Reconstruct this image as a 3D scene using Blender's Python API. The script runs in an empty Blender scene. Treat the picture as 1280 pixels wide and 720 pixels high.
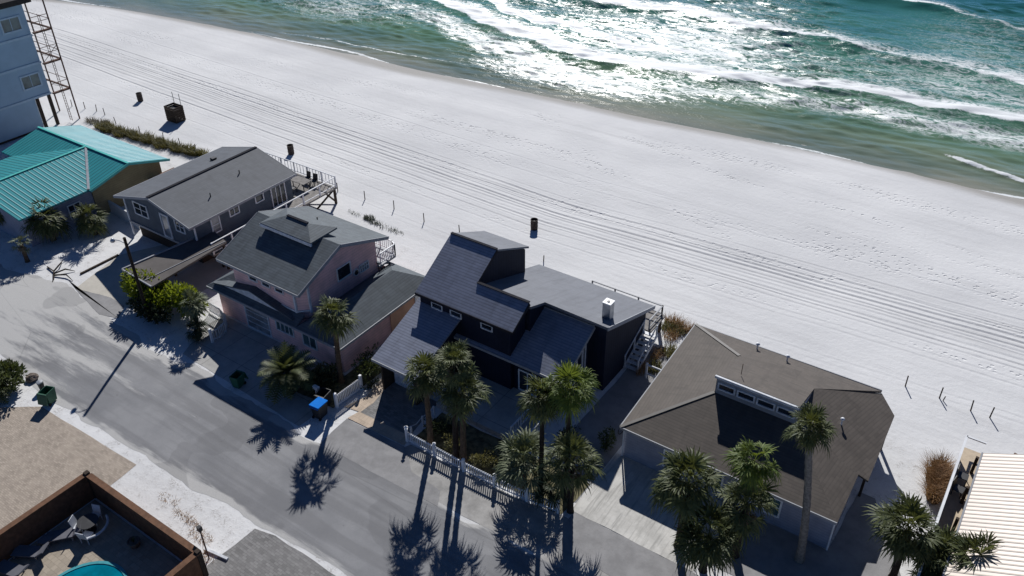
import bpy, bmesh, math, random
import numpy as np
from mathutils import Vector, Matrix, noise
R = math.radians
random.seed(7)
scene = bpy.context.scene
COL = scene.collection

# ------------------------------------------------------------------ camera
FPX, PITCH, ROLL, YAW, CAMH = 1064.78, R(34.396), R(-0.503), R(34.774), 37.0
cam_d = bpy.data.cameras.new("camera")
cam = bpy.data.objects.new("camera", cam_d)
COL.objects.link(cam)
_c, _s = math.cos(YAW), math.sin(YAW)
_fh, _r = Vector((-_s, _c, 0)), Vector((_c, _s, 0))
_fw = _fh*math.cos(PITCH) - Vector((0, 0, 1))*math.sin(PITCH)
_up = _fh*math.sin(PITCH) + Vector((0, 0, 1))*math.cos(PITCH)
_r2 = _r*math.cos(ROLL) + _up*math.sin(ROLL)
_u2 = -_r*math.sin(ROLL) + _up*math.cos(ROLL)
m = Matrix((_r2, _u2, -_fw)).transposed().to_4x4()
m.translation = (0, 0, CAMH)
cam.matrix_world = m
cam_d.sensor_width = 36
cam_d.lens = 36*FPX/1280
cam_d.clip_start = 0.5
cam_d.clip_end = 6000
scene.camera = cam

# ------------------------------------------------------------------ light
SUN_AZ, SUN_EL = R(31), R(35)          # the sun stands over the sea, left of +Y
world = bpy.data.worlds.new("World")
scene.world = world
world.use_nodes = True
nt = world.node_tree
nt.nodes.clear()
sky = nt.nodes.new("ShaderNodeTexSky")
sky.sky_type = 'NISHITA'
sky.sun_disc = False
sky.sun_elevation = SUN_EL
sky.sun_rotation = -SUN_AZ
sky.altitude = 10
sky.air_density = 0.55
sky.dust_density = 0.0
sky.ozone_density = 10.0
bg = nt.nodes.new("ShaderNodeBackground")
bg.inputs['Strength'].default_value = 0.068
wo = nt.nodes.new("ShaderNodeOutputWorld")
nt.links.new(sky.outputs[0], bg.inputs[0])
nt.links.new(bg.outputs[0], wo.inputs[0])
sd = bpy.data.lights.new("sun", 'SUN')
sd.energy = 5.0
sd.angle = R(0.53)
sd.color = (1.0, 0.985, 0.965)
sun = bpy.data.objects.new("sun", sd)
COL.objects.link(sun)
sdir = Vector((-math.sin(SUN_AZ)*math.cos(SUN_EL), math.cos(SUN_AZ)*math.cos(SUN_EL), math.sin(SUN_EL)))
sun.rotation_euler = sdir.to_track_quat('Z', 'Y').to_euler()
sun.location = sdir*200
scene.view_settings.view_transform = 'Standard'
scene.view_settings.look = 'None'
scene.view_settings.exposure = 0.0
scene.view_settings.gamma = 1.0
scene.view_settings.use_curve_mapping = False
scene.render.engine = 'CYCLES'
scene.cycles.sample_clamp_direct = 3.6
scene.cycles.sample_clamp_indirect = 3.0

# ------------------------------------------------------------------ helpers
ORG = {}

class MB:
    """collects faces, builds ONE mesh object"""
    def __init__(s):
        s.v, s.f, s.uv = [], [], []
    def face(s, pts, uv=None):
        i = len(s.v)
        s.v += [Vector(p) for p in pts]
        s.f.append(tuple(range(i, i+len(pts))))
        s.uv.append(uv)
    def box(s, a, b, rz=0, c=None):
        x0, y0, z0 = a; x1, y1, z1 = b
        P = [Vector((x, y, z)) for z in (z0, z1) for x, y in ((x0, y0), (x1, y0), (x1, y1), (x0, y1))]
        if rz:
            c = Vector(c) if c is not None else (P[0]+P[6])/2
            Rm = Matrix.Rotation(rz, 3, 'Z')
            P = [Rm @ (p-c)+c for p in P]
        for q in ((3, 2, 1, 0), (4, 5, 6, 7), (0, 1, 5, 4), (1, 2, 6, 5), (2, 3, 7, 6), (3, 0, 4, 7)):
            s.face([P[i] for i in q])
        return s
    def tube(s, pts, radii, n=8, caps=True):
        pts = [Vector(p) for p in pts]
        if not hasattr(radii, '__len__'): radii = [radii]*len(pts)
        rings = []
        ref = Vector((0, 0, 1))
        for i, p in enumerate(pts):
            d = (pts[min(i+1, len(pts)-1)]-pts[max(i-1, 0)]).normalized()
            a = ref if abs(d.dot(ref)) < .95 else Vector((1, 0, 0))
            u = d.cross(a).normalized(); w = d.cross(u).normalized()
            rings.append([p+(u*math.cos(t)+w*math.sin(t))*radii[i] for t in [2*math.pi*k/n for k in range(n)]])
        for i in range(len(rings)-1):
            for k in range(n):
                s.face([rings[i][k], rings[i+1][k], rings[i+1][(k+1) % n], rings[i][(k+1) % n]])
        if caps:
            s.face(rings[0]); s.face(rings[-1][::-1])
        return s
    def lathe(s, c, prof, n=20):
        c = Vector(c)
        for (r0, z0), (r1, z1) in zip(prof[:-1], prof[1:]):
            for k in range(n):
                a, b = 2*math.pi*k/n, 2*math.pi*(k+1)/n
                q = [c+Vector((r0*math.cos(a), r0*math.sin(a), z0)), c+Vector((r0*math.cos(b), r0*math.sin(b), z0)),
                     c+Vector((r1*math.cos(b), r1*math.sin(b), z1)), c+Vector((r1*math.cos(a), r1*math.sin(a), z1))]
                if r0 < 1e-6: q = [q[0], q[2], q[3]]
                elif r1 < 1e-6: q = [q[0], q[1], q[2]]
                s.face(q)
        return s
    def bar(s, a, b, w=.06, h=None):
        h = h or w
        a, b = Vector(a), Vector(b)
        d = (b-a).normalized()
        up = Vector((0, 0, 1)) if abs(d.z) < .95 else Vector((0, 1, 0))
        u = d.cross(up).normalized()*w/2; v = u.cross(d).normalized()*h/2
        A = [a-u-v, a+u-v, a+u+v, a-u+v]; B = [b-u-v, b+u-v, b+u+v, b-u+v]
        for k in range(4):
            s.face([A[k], A[(k+1) % 4], B[(k+1) % 4], B[k]])
        s.face(A[::-1]); s.face(B)
        return s
    def prism(s, pts2, z0, z1):
        """footprint (x, y) with z1 a number or one height per corner"""
        n = len(pts2)
        zt = z1 if hasattr(z1, '__len__') else [z1]*n
        for i in range(n):
            j = (i+1) % n
            (x0, y0), (x1, y1) = pts2[i], pts2[j]
            s.face([(x0, y0, z0), (x1, y1, z0), (x1, y1, zt[j]), (x0, y0, zt[i])])
        s.face([(x, y, z) for (x, y), z in zip(pts2, zt)])
        s.face([(x, y, z0) for (x, y) in pts2][::-1])
        return s
    def build(s, name, mat, parent=None, smooth=False, weld=False, uvauto=True, bevel=0):
        o0 = ORG.get(parent.name, Vector()) if parent else Vector()
        me = bpy.data.meshes.new(name)
        me.from_pydata([v-o0 for v in s.v], [], s.f)
        uvl = me.uv_layers.new(name="UVMap")
        li = 0
        data = np.zeros(len(me.loops)*2, dtype=np.float32)
        up = Vector((0, 0, 1))
        for fi, f in enumerate(s.f):
            if s.uv[fi] is not None:
                for k in range(len(f)):
                    data[2*li], data[2*li+1] = s.uv[fi][k]; li += 1
                continue
            p0, p1, p2 = s.v[f[0]], s.v[f[1]], s.v[f[2]]
            nrm = (p1-p0).cross(p2-p0)
            if nrm.length < 1e-9: nrm = Vector((0, 0, 1))
            nrm.normalize()
            if nrm.z < 0: nrm = -nrm
            ua = up.cross(nrm)
            ua = Vector((1, 0, 0)) if ua.length < .05 else ua.normalized()
            va = nrm.cross(ua)
            for k in f:
                data[2*li], data[2*li+1] = s.v[k].dot(ua), s.v[k].dot(va); li += 1
        uvl.data.foreach_set("uv", data)
        if weld or smooth or bevel:
            bm = bmesh.new(); bm.from_mesh(me)
            bmesh.ops.remove_doubles(bm, verts=bm.verts, dist=1e-4)
            if weld or bevel: bmesh.ops.recalc_face_normals(bm, faces=bm.faces)
            if bevel:
                bmesh.ops.bevel(bm, geom=[e for e in bm.edges if len(e.link_faces) == 2 and e.calc_face_angle(0) > .5], offset=bevel, segments=2, affect='EDGES', profile=.6)
            bm.to_mesh(me); bm.free()
        if smooth:
            for p in me.polygons: p.use_smooth = True
        me.materials.append(M[mat] if isinstance(mat, str) else mat)
        o = bpy.data.objects.new(name, me)
        COL.objects.link(o)
        if parent:
            o.parent = parent
            ORG[o.name] = o0
        return o

def slab(polys, t=.16):
    """roof skin: planes welded along shared edges, given thickness downwards"""
    mb = MB()
    key = lambda p: (round(p[0], 2), round(p[1], 2), round(p[2], 2))
    edges = {}
    for P in polys:
        n = len(P)
        P = [Vector(p) for p in P]
        nn = Vector()
        for i in range(n): nn += P[i].cross(P[(i+1) % n])
        if nn.z < 0: P = P[::-1]
        mb.face(P)
        mb.face([p-Vector((0, 0, t)) for p in P][::-1])
        for i in range(n):
            a, b = P[i], P[(i+1) % n]
            k = tuple(sorted((key(a), key(b))))
            edges.setdefault(k, []).append((a, b))
    dz = Vector((0, 0, t))
    for k, l in edges.items():
        if len(l) == 1:
            a, b = l[0]
            mb.face([a-dz, b-dz, b, a])
    return mb

def thing(name, label, cat, loc=(0, 0, 0), group=None, rz=0):
    o = bpy.data.objects.new(name, None)
    o.empty_display_size = .3
    COL.objects.link(o)
    o.location = loc
    o.rotation_euler.z = rz
    ORG[o.name] = Vector(loc)
    return tag(o, label, cat, group)

def tag(o, label=None, cat=None, group=None, kind=None):
    if label: o['label'] = label
    if cat: o['category'] = cat
    if group: o['group'] = group
    if kind: o['kind'] = kind
    return o

def struct(o):
    o['kind'] = 'structure'; return o

def local(o_list): return o_list

# ------------------------------------------------------------------ materials
M = {}
class N:
    """tiny node-graph helper"""
    def __init__(s, name):
        s.m = bpy.data.materials.new(name); s.m.use_nodes = True
        s.t = s.m.node_tree; s.t.nodes.clear()
        s.out = s.t.nodes.new("ShaderNodeOutputMaterial")
        s.b = s.t.nodes.new("ShaderNodeBsdfPrincipled")
        s.t.links.new(s.b.outputs[0], s.out.inputs[0])
        M[name] = s.m
    def n(s, typ, **kw):
        nd = s.t.nodes.new("ShaderNode"+typ)
        for k, v in kw.items():
            if k in nd.inputs: s.set(nd.inputs[k], v)
            else: setattr(nd, k, v)
        return nd
    def set(s, inp, v):
        if isinstance(v, bpy.types.NodeSocket): s.t.links.new(v, inp)
        elif hasattr(v, '__len__') and not isinstance(v, str) and len(v) == 3 and inp.type == 'RGBA': inp.default_value = (*v, 1)
        else: inp.default_value = v
    def coord(s, kind='Object'):
        return s.n("TexCoord").outputs[kind]
    def world(s): return s.n("NewGeometry").outputs['Position']
    def map(s, v, scale=(1, 1, 1), rot=(0, 0, 0), loc=(0, 0, 0)):
        nd = s.n("Mapping"); s.set(nd.inputs['Vector'], v)
        nd.inputs['Scale'].default_value = scale; nd.inputs['Rotation'].default_value = rot; nd.inputs['Location'].default_value = loc
        return nd.outputs[0]
    def noise(s, v, scale, detail=3, rough=.55, dist=0):
        nd = s.n("TexNoise"); s.set(nd.inputs['Vector'], v)
        nd.inputs['Scale'].default_value = scale; nd.inputs['Detail'].default_value = detail
        nd.inputs['Roughness'].default_value = rough; nd.inputs['Distortion'].default_value = dist
        return nd.outputs['Fac']
    def ramp(s, f, a, b, lo=0., hi=1.):
        nd = s.n("MapRange"); s.set(nd.inputs[0], f)
        nd.inputs[1].default_value = a; nd.inputs[2].default_value = b
        nd.inputs[3].default_value = lo; nd.inputs[4].default_value = hi
        nd.interpolation_type = 'SMOOTHSTEP'
        return nd.outputs[0]
    def mix(s, f, a, b, mode='MIX'):
        nd = s.n("Mix", data_type='RGBA', blend_type=mode)
        s.set(nd.inputs[0], f); s.set(nd.inputs[6], a); s.set(nd.inputs[7], b)
        return nd.outputs[2]
    def math(s, op, a, b=0., c=None):
        nd = s.n("Math", operation=op); s.set(nd.inputs[0], a); s.set(nd.inputs[1], b)
        if c is not None: s.set(nd.inputs[2], c)
        return nd.outputs[0]
    def bump(s, h, strength=.5, dist=.05, prev=None):
        nd = s.n("Bump"); s.set(nd.inputs['Height'], h)
        nd.inputs['Strength'].default_value = strength; nd.inputs['Distance'].default_value = dist
        if prev is not None: s.set(nd.inputs['Normal'], prev)
        return nd.outputs[0]
    def fin(s, col=None, rough=.6, spec=.5, normal=None, metal=0):
        if col is not None: s.set(s.b.inputs['Base Color'], col)
        s.set(s.b.inputs['Roughness'], rough)
        s.set(s.b.inputs['Specular IOR Level'], spec)
        s.set(s.b.inputs['Metallic'], metal)
        if normal is not None: s.set(s.b.inputs['Normal'], normal)
        return s.m

def mat_plain(name, c, rough=.6, spec=.4, var=.18, nscale=3., bump=.0, metal=0):
    k = N(name); w = k.world()
    f = k.noise(w, nscale, 5, .6)
    c2 = tuple(x*(1-var) for x in c); c1 = tuple(min(1, x*(1+var*.7)) for x in c)
    col = k.mix(k.ramp(f, .3, .7), c2, c1)
    nm = k.bump(k.noise(w, nscale*9, 4), bump, .02) if bump else None
    return k.fin(col, rough, spec, nm, metal)

def mat_shingle(name, c, var=.3, rough=.75, spec=.35, lines=1.):
    k = N(name); uv = k.coord('UV')
    br = k.n("TexBrick", offset=.5, squash=1.)
    k.set(br.inputs['Vector'], uv)
    br.inputs['Scale'].default_value = 1
    br.inputs['Brick Width'].default_value = .5
    br.inputs['Row Height'].default_value = .2
    br.inputs['Mortar Size'].default_value = .0
    br.inputs['Mortar Smooth'].default_value = .4
    br.inputs['Bias'].default_value = -.1
    k.set(br.inputs['Color1'], tuple(x*(1-var) for x in c)); k.set(br.inputs['Color2'], tuple(x*(1+var) for x in c))
    k.set(br.inputs['Mortar'], tuple(x*(1-.6*lines) for x in c))
    w = k.world()
    f = k.noise(w, .5, 5, .6)
    col = k.mix(k.ramp(f, .25, .75, .0, .35), br.outputs['Color'], tuple(x*1.5 for x in c))
    st = k.noise(k.map(uv, (1.6, .25, 1)), 1.6, 4, .6)
    col = k.mix(k.ramp(st, .45, .75, 0, .45), col, tuple(x*.6 for x in c))
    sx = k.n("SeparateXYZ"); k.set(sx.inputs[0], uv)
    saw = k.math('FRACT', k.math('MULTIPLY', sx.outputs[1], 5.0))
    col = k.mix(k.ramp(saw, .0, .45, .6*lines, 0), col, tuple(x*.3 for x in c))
    # each course laps the one below it: a saw tooth up the slope
    h = k.math('ADD', k.math('MULTIPLY', saw, -.8), k.math('MULTIPLY', k.noise(w, 40, 2), .35))
    nm = k.bump(h, .3*lines+.1, .018)
    return k.fin(col, rough, spec, nm)

def mat_siding(name, c, pitch=.16, vertical=False, rough=.7, var=.12, spec=.15):
    k = N(name); uv = k.coord('UV')
    sx = k.n("SeparateXYZ"); k.set(sx.inputs[0], uv)
    f = k.math('FRACT', k.math('MULTIPLY', sx.outputs[0 if vertical else 1], 1/pitch))
    groove = k.ramp(f, .0, .12)
    w = k.world()
    nz = k.ramp(k.noise(w, 1.3, 5, .6), .3, .7)
    col = k.mix(nz, tuple(x*(1-var) for x in c), tuple(min(1, x*(1+var)) for x in c))
    col = k.mix(k.math('SUBTRACT', 1., groove), col, tuple(x*.45 for x in c))
    nm = k.bump(k.math('ADD', groove, k.math('MULTIPLY', f, -.5)), .5, .015)
    return k.fin(col, rough, spec, nm)

def mat_ribs(name, c, pitch=.4, rough=.35, metal=0., spec=.5, dark=.5, w0=.0, w1=.16):
    k = N(name); uv = k.coord('UV')
    sx = k.n("SeparateXYZ"); k.set(sx.inputs[0], uv)
    f = k.math('FRACT', k.math('MULTIPLY', sx.outputs[0], 1/pitch))
    tri = k.math('ABSOLUTE', k.math('SUBTRACT', f, .5))      # .5 on the rib line
    rib = k.ramp(tri, .5-w1, .5-w0-.04)
    w = k.world()
    nz = k.ramp(k.noise(k.map(uv, (1, .2, 1)), 1.5, 5, .6), .3, .75)
    col = k.mix(nz, tuple(x*.88 for x in c), tuple(min(1, x*1.08) for x in c))
    col = k.mix(k.math('MULTIPLY', rib, dark), col, tuple(x*.35 for x in c))
    nm = k.bump(rib, .8, .03)
    return k.fin(col, rough, spec, nm, metal)

def mat_pavers(name, c, sx_=.2, sy=.1, var=.25, rot=0.):
    k = N(name); w = k.world()
    br = k.n("TexBrick", offset=.5)
    k.set(br.inputs['Vector'], k.map(w, (1, 1, 1), (0, 0, rot)))
    br.inputs['Scale'].default_value = 1
    br.inputs['Brick Width'].default_value = sx_; br.inputs['Row Height'].default_value = sy
    br.inputs['Mortar Size'].default_value = .008; br.inputs['Bias'].default_value = 0
    k.set(br.inputs['Color1'], tuple(x*(1-var) for x in c)); k.set(br.inputs['Color2'], tuple(x*(1+var) for x in c))
    k.set(br.inputs['Mortar'], tuple(x*.6 for x in c))
    f = k.noise(w, .9, 6, .65)
    col = k.mix(k.ramp(f, .35, .75, 0, .5), br.outputs['Color'], tuple(min(1, x*1.35) for x in c))
    f2 = k.noise(w, 6, 4, .7)
    col = k.mix(k.ramp(f2, .55, .75, 0, .4), col, tuple(x*.7 for x in c))
    nm = k.bump(k.math('ADD', br.outputs['Fac'], k.noise(w, 20, 3)), .35, .02)
    return k.fin(col, .85, .25, nm)

# sand: wind texture, rake ridges, footprints and the wet strip by the water
def make_sand():
    k = N('sand'); w = k.world()
    at = k.n("Attribute"); at.attribute_name = 'wet'
    fp = k.n("Attribute"); fp.attribute_name = 'trod'
    dirt = k.n("Attribute"); dirt.attribute_name = 'yard'
    big = k.noise(w, .07, 5, .6)
    col = k.mix(k.ramp(big, .3, .7), (.62, .618, .615), (.72, .715, .705))
    stv = k.map(w, (.05, .9, 1), (0, 0, R(1.5)))
    st = k.noise(stv, 1.2, 6, .65)
    col = k.mix(k.ramp(st, .45, .75, 0, .45), col, (.52, .515, .51))
    fine = k.noise(w, 7, 5, .75)
    col = k.mix(k.ramp(fine, .55, .8, 0, .12), col, (.42, .39, .35))
    rt = k.n("Attribute"); rt.attribute_name = 'raked'
    rn = k.noise(k.map(w, (.15, 5., 1), (0, 0, R(1))), 1.3, 4, .7)
    col = k.mix(k.math('MULTIPLY', k.ramp(rn, .42, .62), rt.outputs['Fac']), col, (.40, .395, .39))
    # yards: trodden, darker organic litter in patches
    lit = k.noise(w, 1.1, 7, .72)
    spk = k.noise(w, 9, 5, .8)
    ym = k.math('MULTIPLY', k.math('MULTIPLY', k.ramp(lit, .46, .68), k.ramp(spk, .45, .62)), dirt.outputs['Fac'])
    col = k.mix(k.math('MULTIPLY', ym, .75), col, (.16, .13, .10))
    # wet sand
    wetf = k.math('ADD', at.outputs['Fac'], k.math('MULTIPLY', k.math('SUBTRACT', k.noise(k.map(w, (.25, .8, 1)), 1, 5, .6), .5), .35))
    wf = k.ramp(wetf, .15, .85)
    col = k.mix(wf, col, (.36, .345, .32))
    # bumps
    n1 = k.noise(w, 2.2, 5, .6)
    b1 = k.bump(n1, .35, .10)
    n2 = k.noise(w, 14, 3, .6)
    b2 = k.bump(n2, .18, .03, b1)
    rk = k.noise(k.map(w, (.12, 3.2, 1), (0, 0, R(1.2))), 1.6, 3, .7)
    b3 = k.bump(rk, .12, .04, b2)
    vo = k.n("TexVoronoi", feature='F1'); k.set(vo.inputs['Vector'], k.map(w, (2.3, 3.0, 1))); vo.inputs['Scale'].default_value = 1.0
    pr = k.math('MULTIPLY', k.ramp(vo.outputs['Distance'], .18, .38, 0, 1), 1)
    pm = k.math('ADD', k.math('MULTIPLY', k.math('SUBTRACT', pr, 1.), fp.outputs['Fac']), 1.)
    b4 = k.bump(pm, 1., .09, b3)
    k.fin(col, k.math('SUBTRACT', .95, k.math('MULTIPLY', wf, .2)), .15, b4)
make_sand()

def make_asphalt():
    k = N('asphalt'); w = k.world()
    base = k.mix(k.ramp(k.noise(w, .35, 6, .6), .3, .7), (.215, .217, .225), (.29, .29, .295))
    # tyre lanes along the road (x)
    stv = k.map(w, (.06, .9, 1))
    st = k.noise(stv, 1.4, 6, .6)
    col = k.mix(k.ramp(st, .42, .6, 0, .5), base, (.165, .165, .17))
    dust = k.noise(k.map(w, (.10, .75, 1), (0, 0, R(1))), 1.0, 8, .68)
    att = k.n("Attribute"); att.attribute_name = 'dust'
    dm = k.math('ADD', k.math('SUBTRACT', dust, .62), k.math('MULTIPLY', att.outputs['Fac'], .42))
    col = k.mix(k.ramp(dm, 0, .16, 0, .85), col, (.52, .51, .49))
    fine = k.noise(w, 25, 3, .8)
    col = k.mix(k.ramp(fine, .4, .7, 0, .25), col, (.10, .10, .10))
    pt = k.noise(k.map(w, (.22, .3, 1), (0, 0, R(4))), 1.0, 2, .4)
    col = k.mix(k.ramp(pt, .60, .615, 0, .28), col, (.13, .13, .135))
    oil = k.noise(w, 1.7, 4, .7)
    col = k.mix(k.ramp(oil, .66, .74, 0, .4), col, (.09, .09, .09))
    # long repair seams
    vo = k.n("TexVoronoi", feature='DISTANCE_TO_EDGE'); k.set(vo.inputs['Vector'], k.map(w, (.03, .16, 1))); vo.inputs['Scale'].default_value = 1
    col = k.mix(k.ramp(vo.outputs['Distance'], 0, .003, .25, 0), col, (.09, .09, .09))
    nm = k.bump(k.noise(w, 30, 3), .3, .02)
    k.fin(col, .88, .25, nm)
make_asphalt()

def mat_concrete(name, c, var=.2, board=False, joint=0):
    k = N(name); w = k.world()
    f = k.noise(w, .8, 7, .68)
    col = k.mix(k.ramp(f, .3, .7), tuple(x*(1-var) for x in c), tuple(min(1, x*(1+var*.6)) for x in c))
    f2 = k.noise(w, 5, 6, .75)
    col = k.mix(k.ramp(f2, .55, .75, 0, .45), col, tuple(x*.55 for x in c))
    if board:
        st = k.noise(k.map(w, (3.2, .22, 1), (0, 0, R(-8))), 1.5, 5, .65)
        col = k.mix(k.ramp(st, .48, .66, 0, .65), col, tuple(x*.55 for x in c))
    if joint:
        br = k.n("TexBrick", offset=0.); k.set(br.inputs['Vector'], w); br.inputs['Scale'].default_value = 1
        br.inputs['Brick Width'].default_value = joint; br.inputs['Row Height'].default_value = joint; br.inputs['Mortar Size'].default_value = .02
        col = k.mix(br.outputs['Fac'], col, tuple(x*.45 for x in c))
    return k.fin(col, .85, .25, k.bump(k.noise(w, 15, 4), .25, .02))

mat_concrete('concrete', (.42, .41, .39), joint=2.4)
mat_concrete('pale_concrete', (.50, .47, .41), var=.1)
mat_concrete('worn_concrete', (.55, .535, .50), board=True)
mat_concrete('grey_concrete', (.27, .265, .265))
mat_concrete('stucco_wall', (.62, .62, .62), var=.1)
mat_concrete('verge_sand', (.34, .33, .315), var=.3)
mat_pavers('tan_pavers', (.36, .305, .25), .22, .11, .18)
mat_pavers('grey_pavers', (.20, .195, .19), .3, .15, rot=R(2))
mat_pavers('sandstone_pavers', (.46, .37, .285), .25, .5, .12)
mat_pavers('pool_tiles', (.34, .29, .23), .3, .3, .15)
mat_plain('garden', (.15, .135, .08), .95, .1, .6, 2.5, .5)

mat_shingle('roof_charcoal', (.215, .235, .30), .12, lines=.75)
mat_shingle('roof_charcoal_flat', (.150, .158, .178), .06, lines=.25)
mat_shingle('roof_grey', (.098, .106, .120), .10, lines=.25)
mat_shingle('roof_greygreen', (.090, .107, .120), .18, lines=.55)
mat_shingle('roof_brown', (.092, .077, .065), .14, lines=.4)
mat_ribs('roof_teal', (.03, .275, .30), .42, .4, dark=.75, w1=.2)
mat_ribs('roof_cream', (.56, .465, .38), .30, .45, dark=.75, w1=.2)
mat_plain('roof_membrane', (.105, .095, .09), .85, .25, .2, .8)
mat_plain('roof_dark', (.03, .026, .025), .8, .3)

mat_siding('siding_grey', (.10, .12, .145))
mat_siding('siding_navy', (.014, .018, .034), .3, True)
mat_siding('siding_pink', (.76, .49, .47), .22)
mat_siding('siding_bluegrey', (.27, .29, .36), .2)
mat_siding('siding_olive', (.34, .27, .15), .2)
mat_plain('stucco_blue', (.29, .41, .52), .8, .2, .07, .6)
mat_plain('wall_orange', (.62, .36, .24), .85, .2, .15, 1.)
mat_plain('white_paint', (.74, .75, .76), .5, .4, .1, 2)
mat_plain('white_grime', (.60, .62, .65), .55, .35, .2, 3)
mat_plain('trim_blue', (.36, .48, .58), .6, .3, .08)
mat_plain('trim_beige', (.52, .42, .30), .6, .3, .12)
mat_plain('trim_grey', (.30, .31, .33), .6, .3, .12)
mat_plain('trim_teal', (.10, .50, .45), .4, .4, .08)
mat_plain('dark_trim', (.03, .03, .036), .9, .08)
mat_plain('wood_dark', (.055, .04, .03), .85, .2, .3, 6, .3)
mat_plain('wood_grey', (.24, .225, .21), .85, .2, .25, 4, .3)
mat_plain('wood_brown', (.15, .078, .045), .8, .2, .25, 4, .3)
mat_plain('rust_steel', (.13, .07, .05), .8, .3, .4, 5)
mat_plain('metal_dark', (.03, .03, .032), .5, .5)
mat_plain('galvanised', (.45, .46, .47), .4, .5, .15, 3, metal=.6)
mat_plain('rubber', (.02, .02, .02), .9, .2)
mat_plain('bin_green', (.018, .10, .055), .5, .4, .2)
mat_plain('bin_blue', (.005, .17, .62), .8, .08, .1)
mat_plain('bin_black', (.02, .022, .024), .5, .4, .2)
mat_plain('drum_rust', (.06, .045, .038), .8, .3, .5, 6)
mat_plain('rock', (.16, .13, .11), .9, .2, .4, 5, .6)
mat_plain('pool_water_tint', (.0, .17, .24), .04, .6, .25, 1.2, .25)
mat_plain('pool_rim', (.06, .30, .34), .4, .4, .1)
mat_plain('lamp_glass', (.8, .82, .84), .15, .6, .05)
mat_plain('cushion_grey', (.14, .14, .16), .8, .2, .1)
mat_plain('car_white', (.75, .75, .75), .25, .6, .03)
mat_plain('roof_vent', (.10, .09, .08), .6, .4)

def mat_glass(name, c):
    k = N(name); w = k.world()
    f = k.noise(w, .9, 3)
    return k.fin(k.mix(k.ramp(f, .3, .7), tuple(x*.6 for x in c), tuple(x*1.4 for x in c)), .06, .7)
mat_glass('glass_dark', (.022, .028, .036))
mat_glass('glass_teal', (.05, .10, .11))
mat_glass('glass_curtain', (.25, .26, .27))

def mat_leaf(name, c, c2, trans=.25, rough=.6):
    k = N(name)
    oi = k.n("NewGeometry")
    f = oi.outputs['Random Per Island']
    w = k.world()
    g = k.noise(w, 1.6, 3)
    col = k.mix(f, c, c2)
    col = k.mix(k.ramp(g, .35, .7, 0, .5), col, tuple(x*.55 for x in c))
    k.fin(col, rough, .3)
    tr = k.n("BsdfTranslucent"); k.set(tr.inputs[0], k.mix(.5, col, (c2[0]*1.6, c2[1]*1.5, c2[2]*.6)))
    mx = k.n("MixShader"); mx.inputs[0].default_value = trans
    k.t.links.new(k.b.outputs[0], mx.inputs[1]); k.t.links.new(tr.outputs[0], mx.inputs[2])
    k.t.links.new(mx.outputs[0], k.out.inputs[0])
    return k.m
mat_leaf('palm_leaf', (.042, .062, .022), (.14, .155, .06), .22)
mat_leaf('palm_leaf_bright', (.065, .11, .02), (.16, .20, .035), .3)
mat_leaf('palm_leaf_silver', (.075, .10, .05), (.20, .22, .13), .15)
mat_leaf('dead_leaf', (.10, .085, .06), (.22, .19, .14), .1, .8)
mat_leaf('shrub_leaf', (.05, .075, .025), (.10, .12, .045), .2)
mat_leaf('shrub_bright', (.10, .15, .012), (.23, .28, .03), .4)
mat_leaf('shrub_dark', (.022, .035, .018), (.05, .065, .03), .15)
mat_leaf('shrub_olive', (.13, .13, .06), (.24, .22, .11), .2)
mat_leaf('dune_grass', (.10, .11, .035), (.22, .19, .08), .25, .7)
mat_leaf('reed_brown', (.20, .105, .05), (.36, .22, .11), .25, .7)
mat_plain('bark_grey', (.20, .185, .165), .9, .15, .35, 7, .8)
mat_plain('bark_brown', (.11, .075, .05), .9, .15, .4, 7, .8)
mat_plain('bark_dark', (.04, .03, .024), .9, .15, .4, 7, .8)

def make_sea():
    k = N('sea_water'); w = k.world()
    fo = k.n("Attribute"); fo.attribute_name = 'foam_glint'
    de = k.n("Attribute"); de.attribute_name = 'depth'
    cr = k.n("ValToRGB"); k.set(cr.inputs[0], de.outputs['Fac'])
    el = cr.color_ramp.elements
    el[0].position = 0.0; el[0].color = (.30, .29, .23, 1)
    el[1].position = 1.0; el[1].color = (.004, .04, .075, 1)
    for p, c in ((.045, (.22, .25, .17)), (.14, (.13, .235, .125)), (.3, (.08, .23, .155)), (.6, (.05, .19, .15)), (.85, (.012, .095, .11))):
        e = el.new(p); e.color = (*c, 1)
    col = cr.outputs[0]
    pat = k.noise(k.map(w, (.06, .16, 1)), 1, 5, .6)
    col = k.mix(k.ramp(pat, .35, .7, 0, .45), col, (.012, .085, .075))
    # lacy foam : thresholded ridged noise, denser where the attribute is high
    lw = k.map(w, (.55, 1.1, 1), (0, 0, R(6)))
    n1 = k.noise(lw, .9, 9, .68, 1.2)
    lace = k.math('SUBTRACT', 1., k.math('MULTIPLY', k.math('ABSOLUTE', k.math('SUBTRACT', n1, .5)), 5.))
    n2 = k.noise(lw, 3.5, 8, .75, .6)
    v = k.math('ADD', k.math('MULTIPLY', lace, .5), k.math('MULTIPLY', n2, .6))
    thr = k.math('SUBTRACT', k.math('ADD', v, k.math('MULTIPLY', fo.outputs['Fac'], 1.25)), 1.22)
    ff = k.ramp(thr, -.06, .38)
    haze = k.ramp(fo.outputs['Fac'], .3, 1., 0, .35)
    col = k.mix(haze, col, (.30, .42, .37))
    col = k.mix(ff, col, (.78, .80, .80))
    r2 = k.noise(k.map(w, (1.0, 1.8, 1), (0, 0, R(-10))), 3.2, 3, .6, .3)
    b2 = k.bump(r2, .5, .03)
    b3 = k.bump(n2, .35, .06, b2)
    k.fin(col, k.math('ADD', .05, k.math('MULTIPLY', ff, .6)), .5, b3)
    k.b.inputs['IOR'].default_value = 1.33
def k_strength(k, ff): return .35
make_sea()

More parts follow.
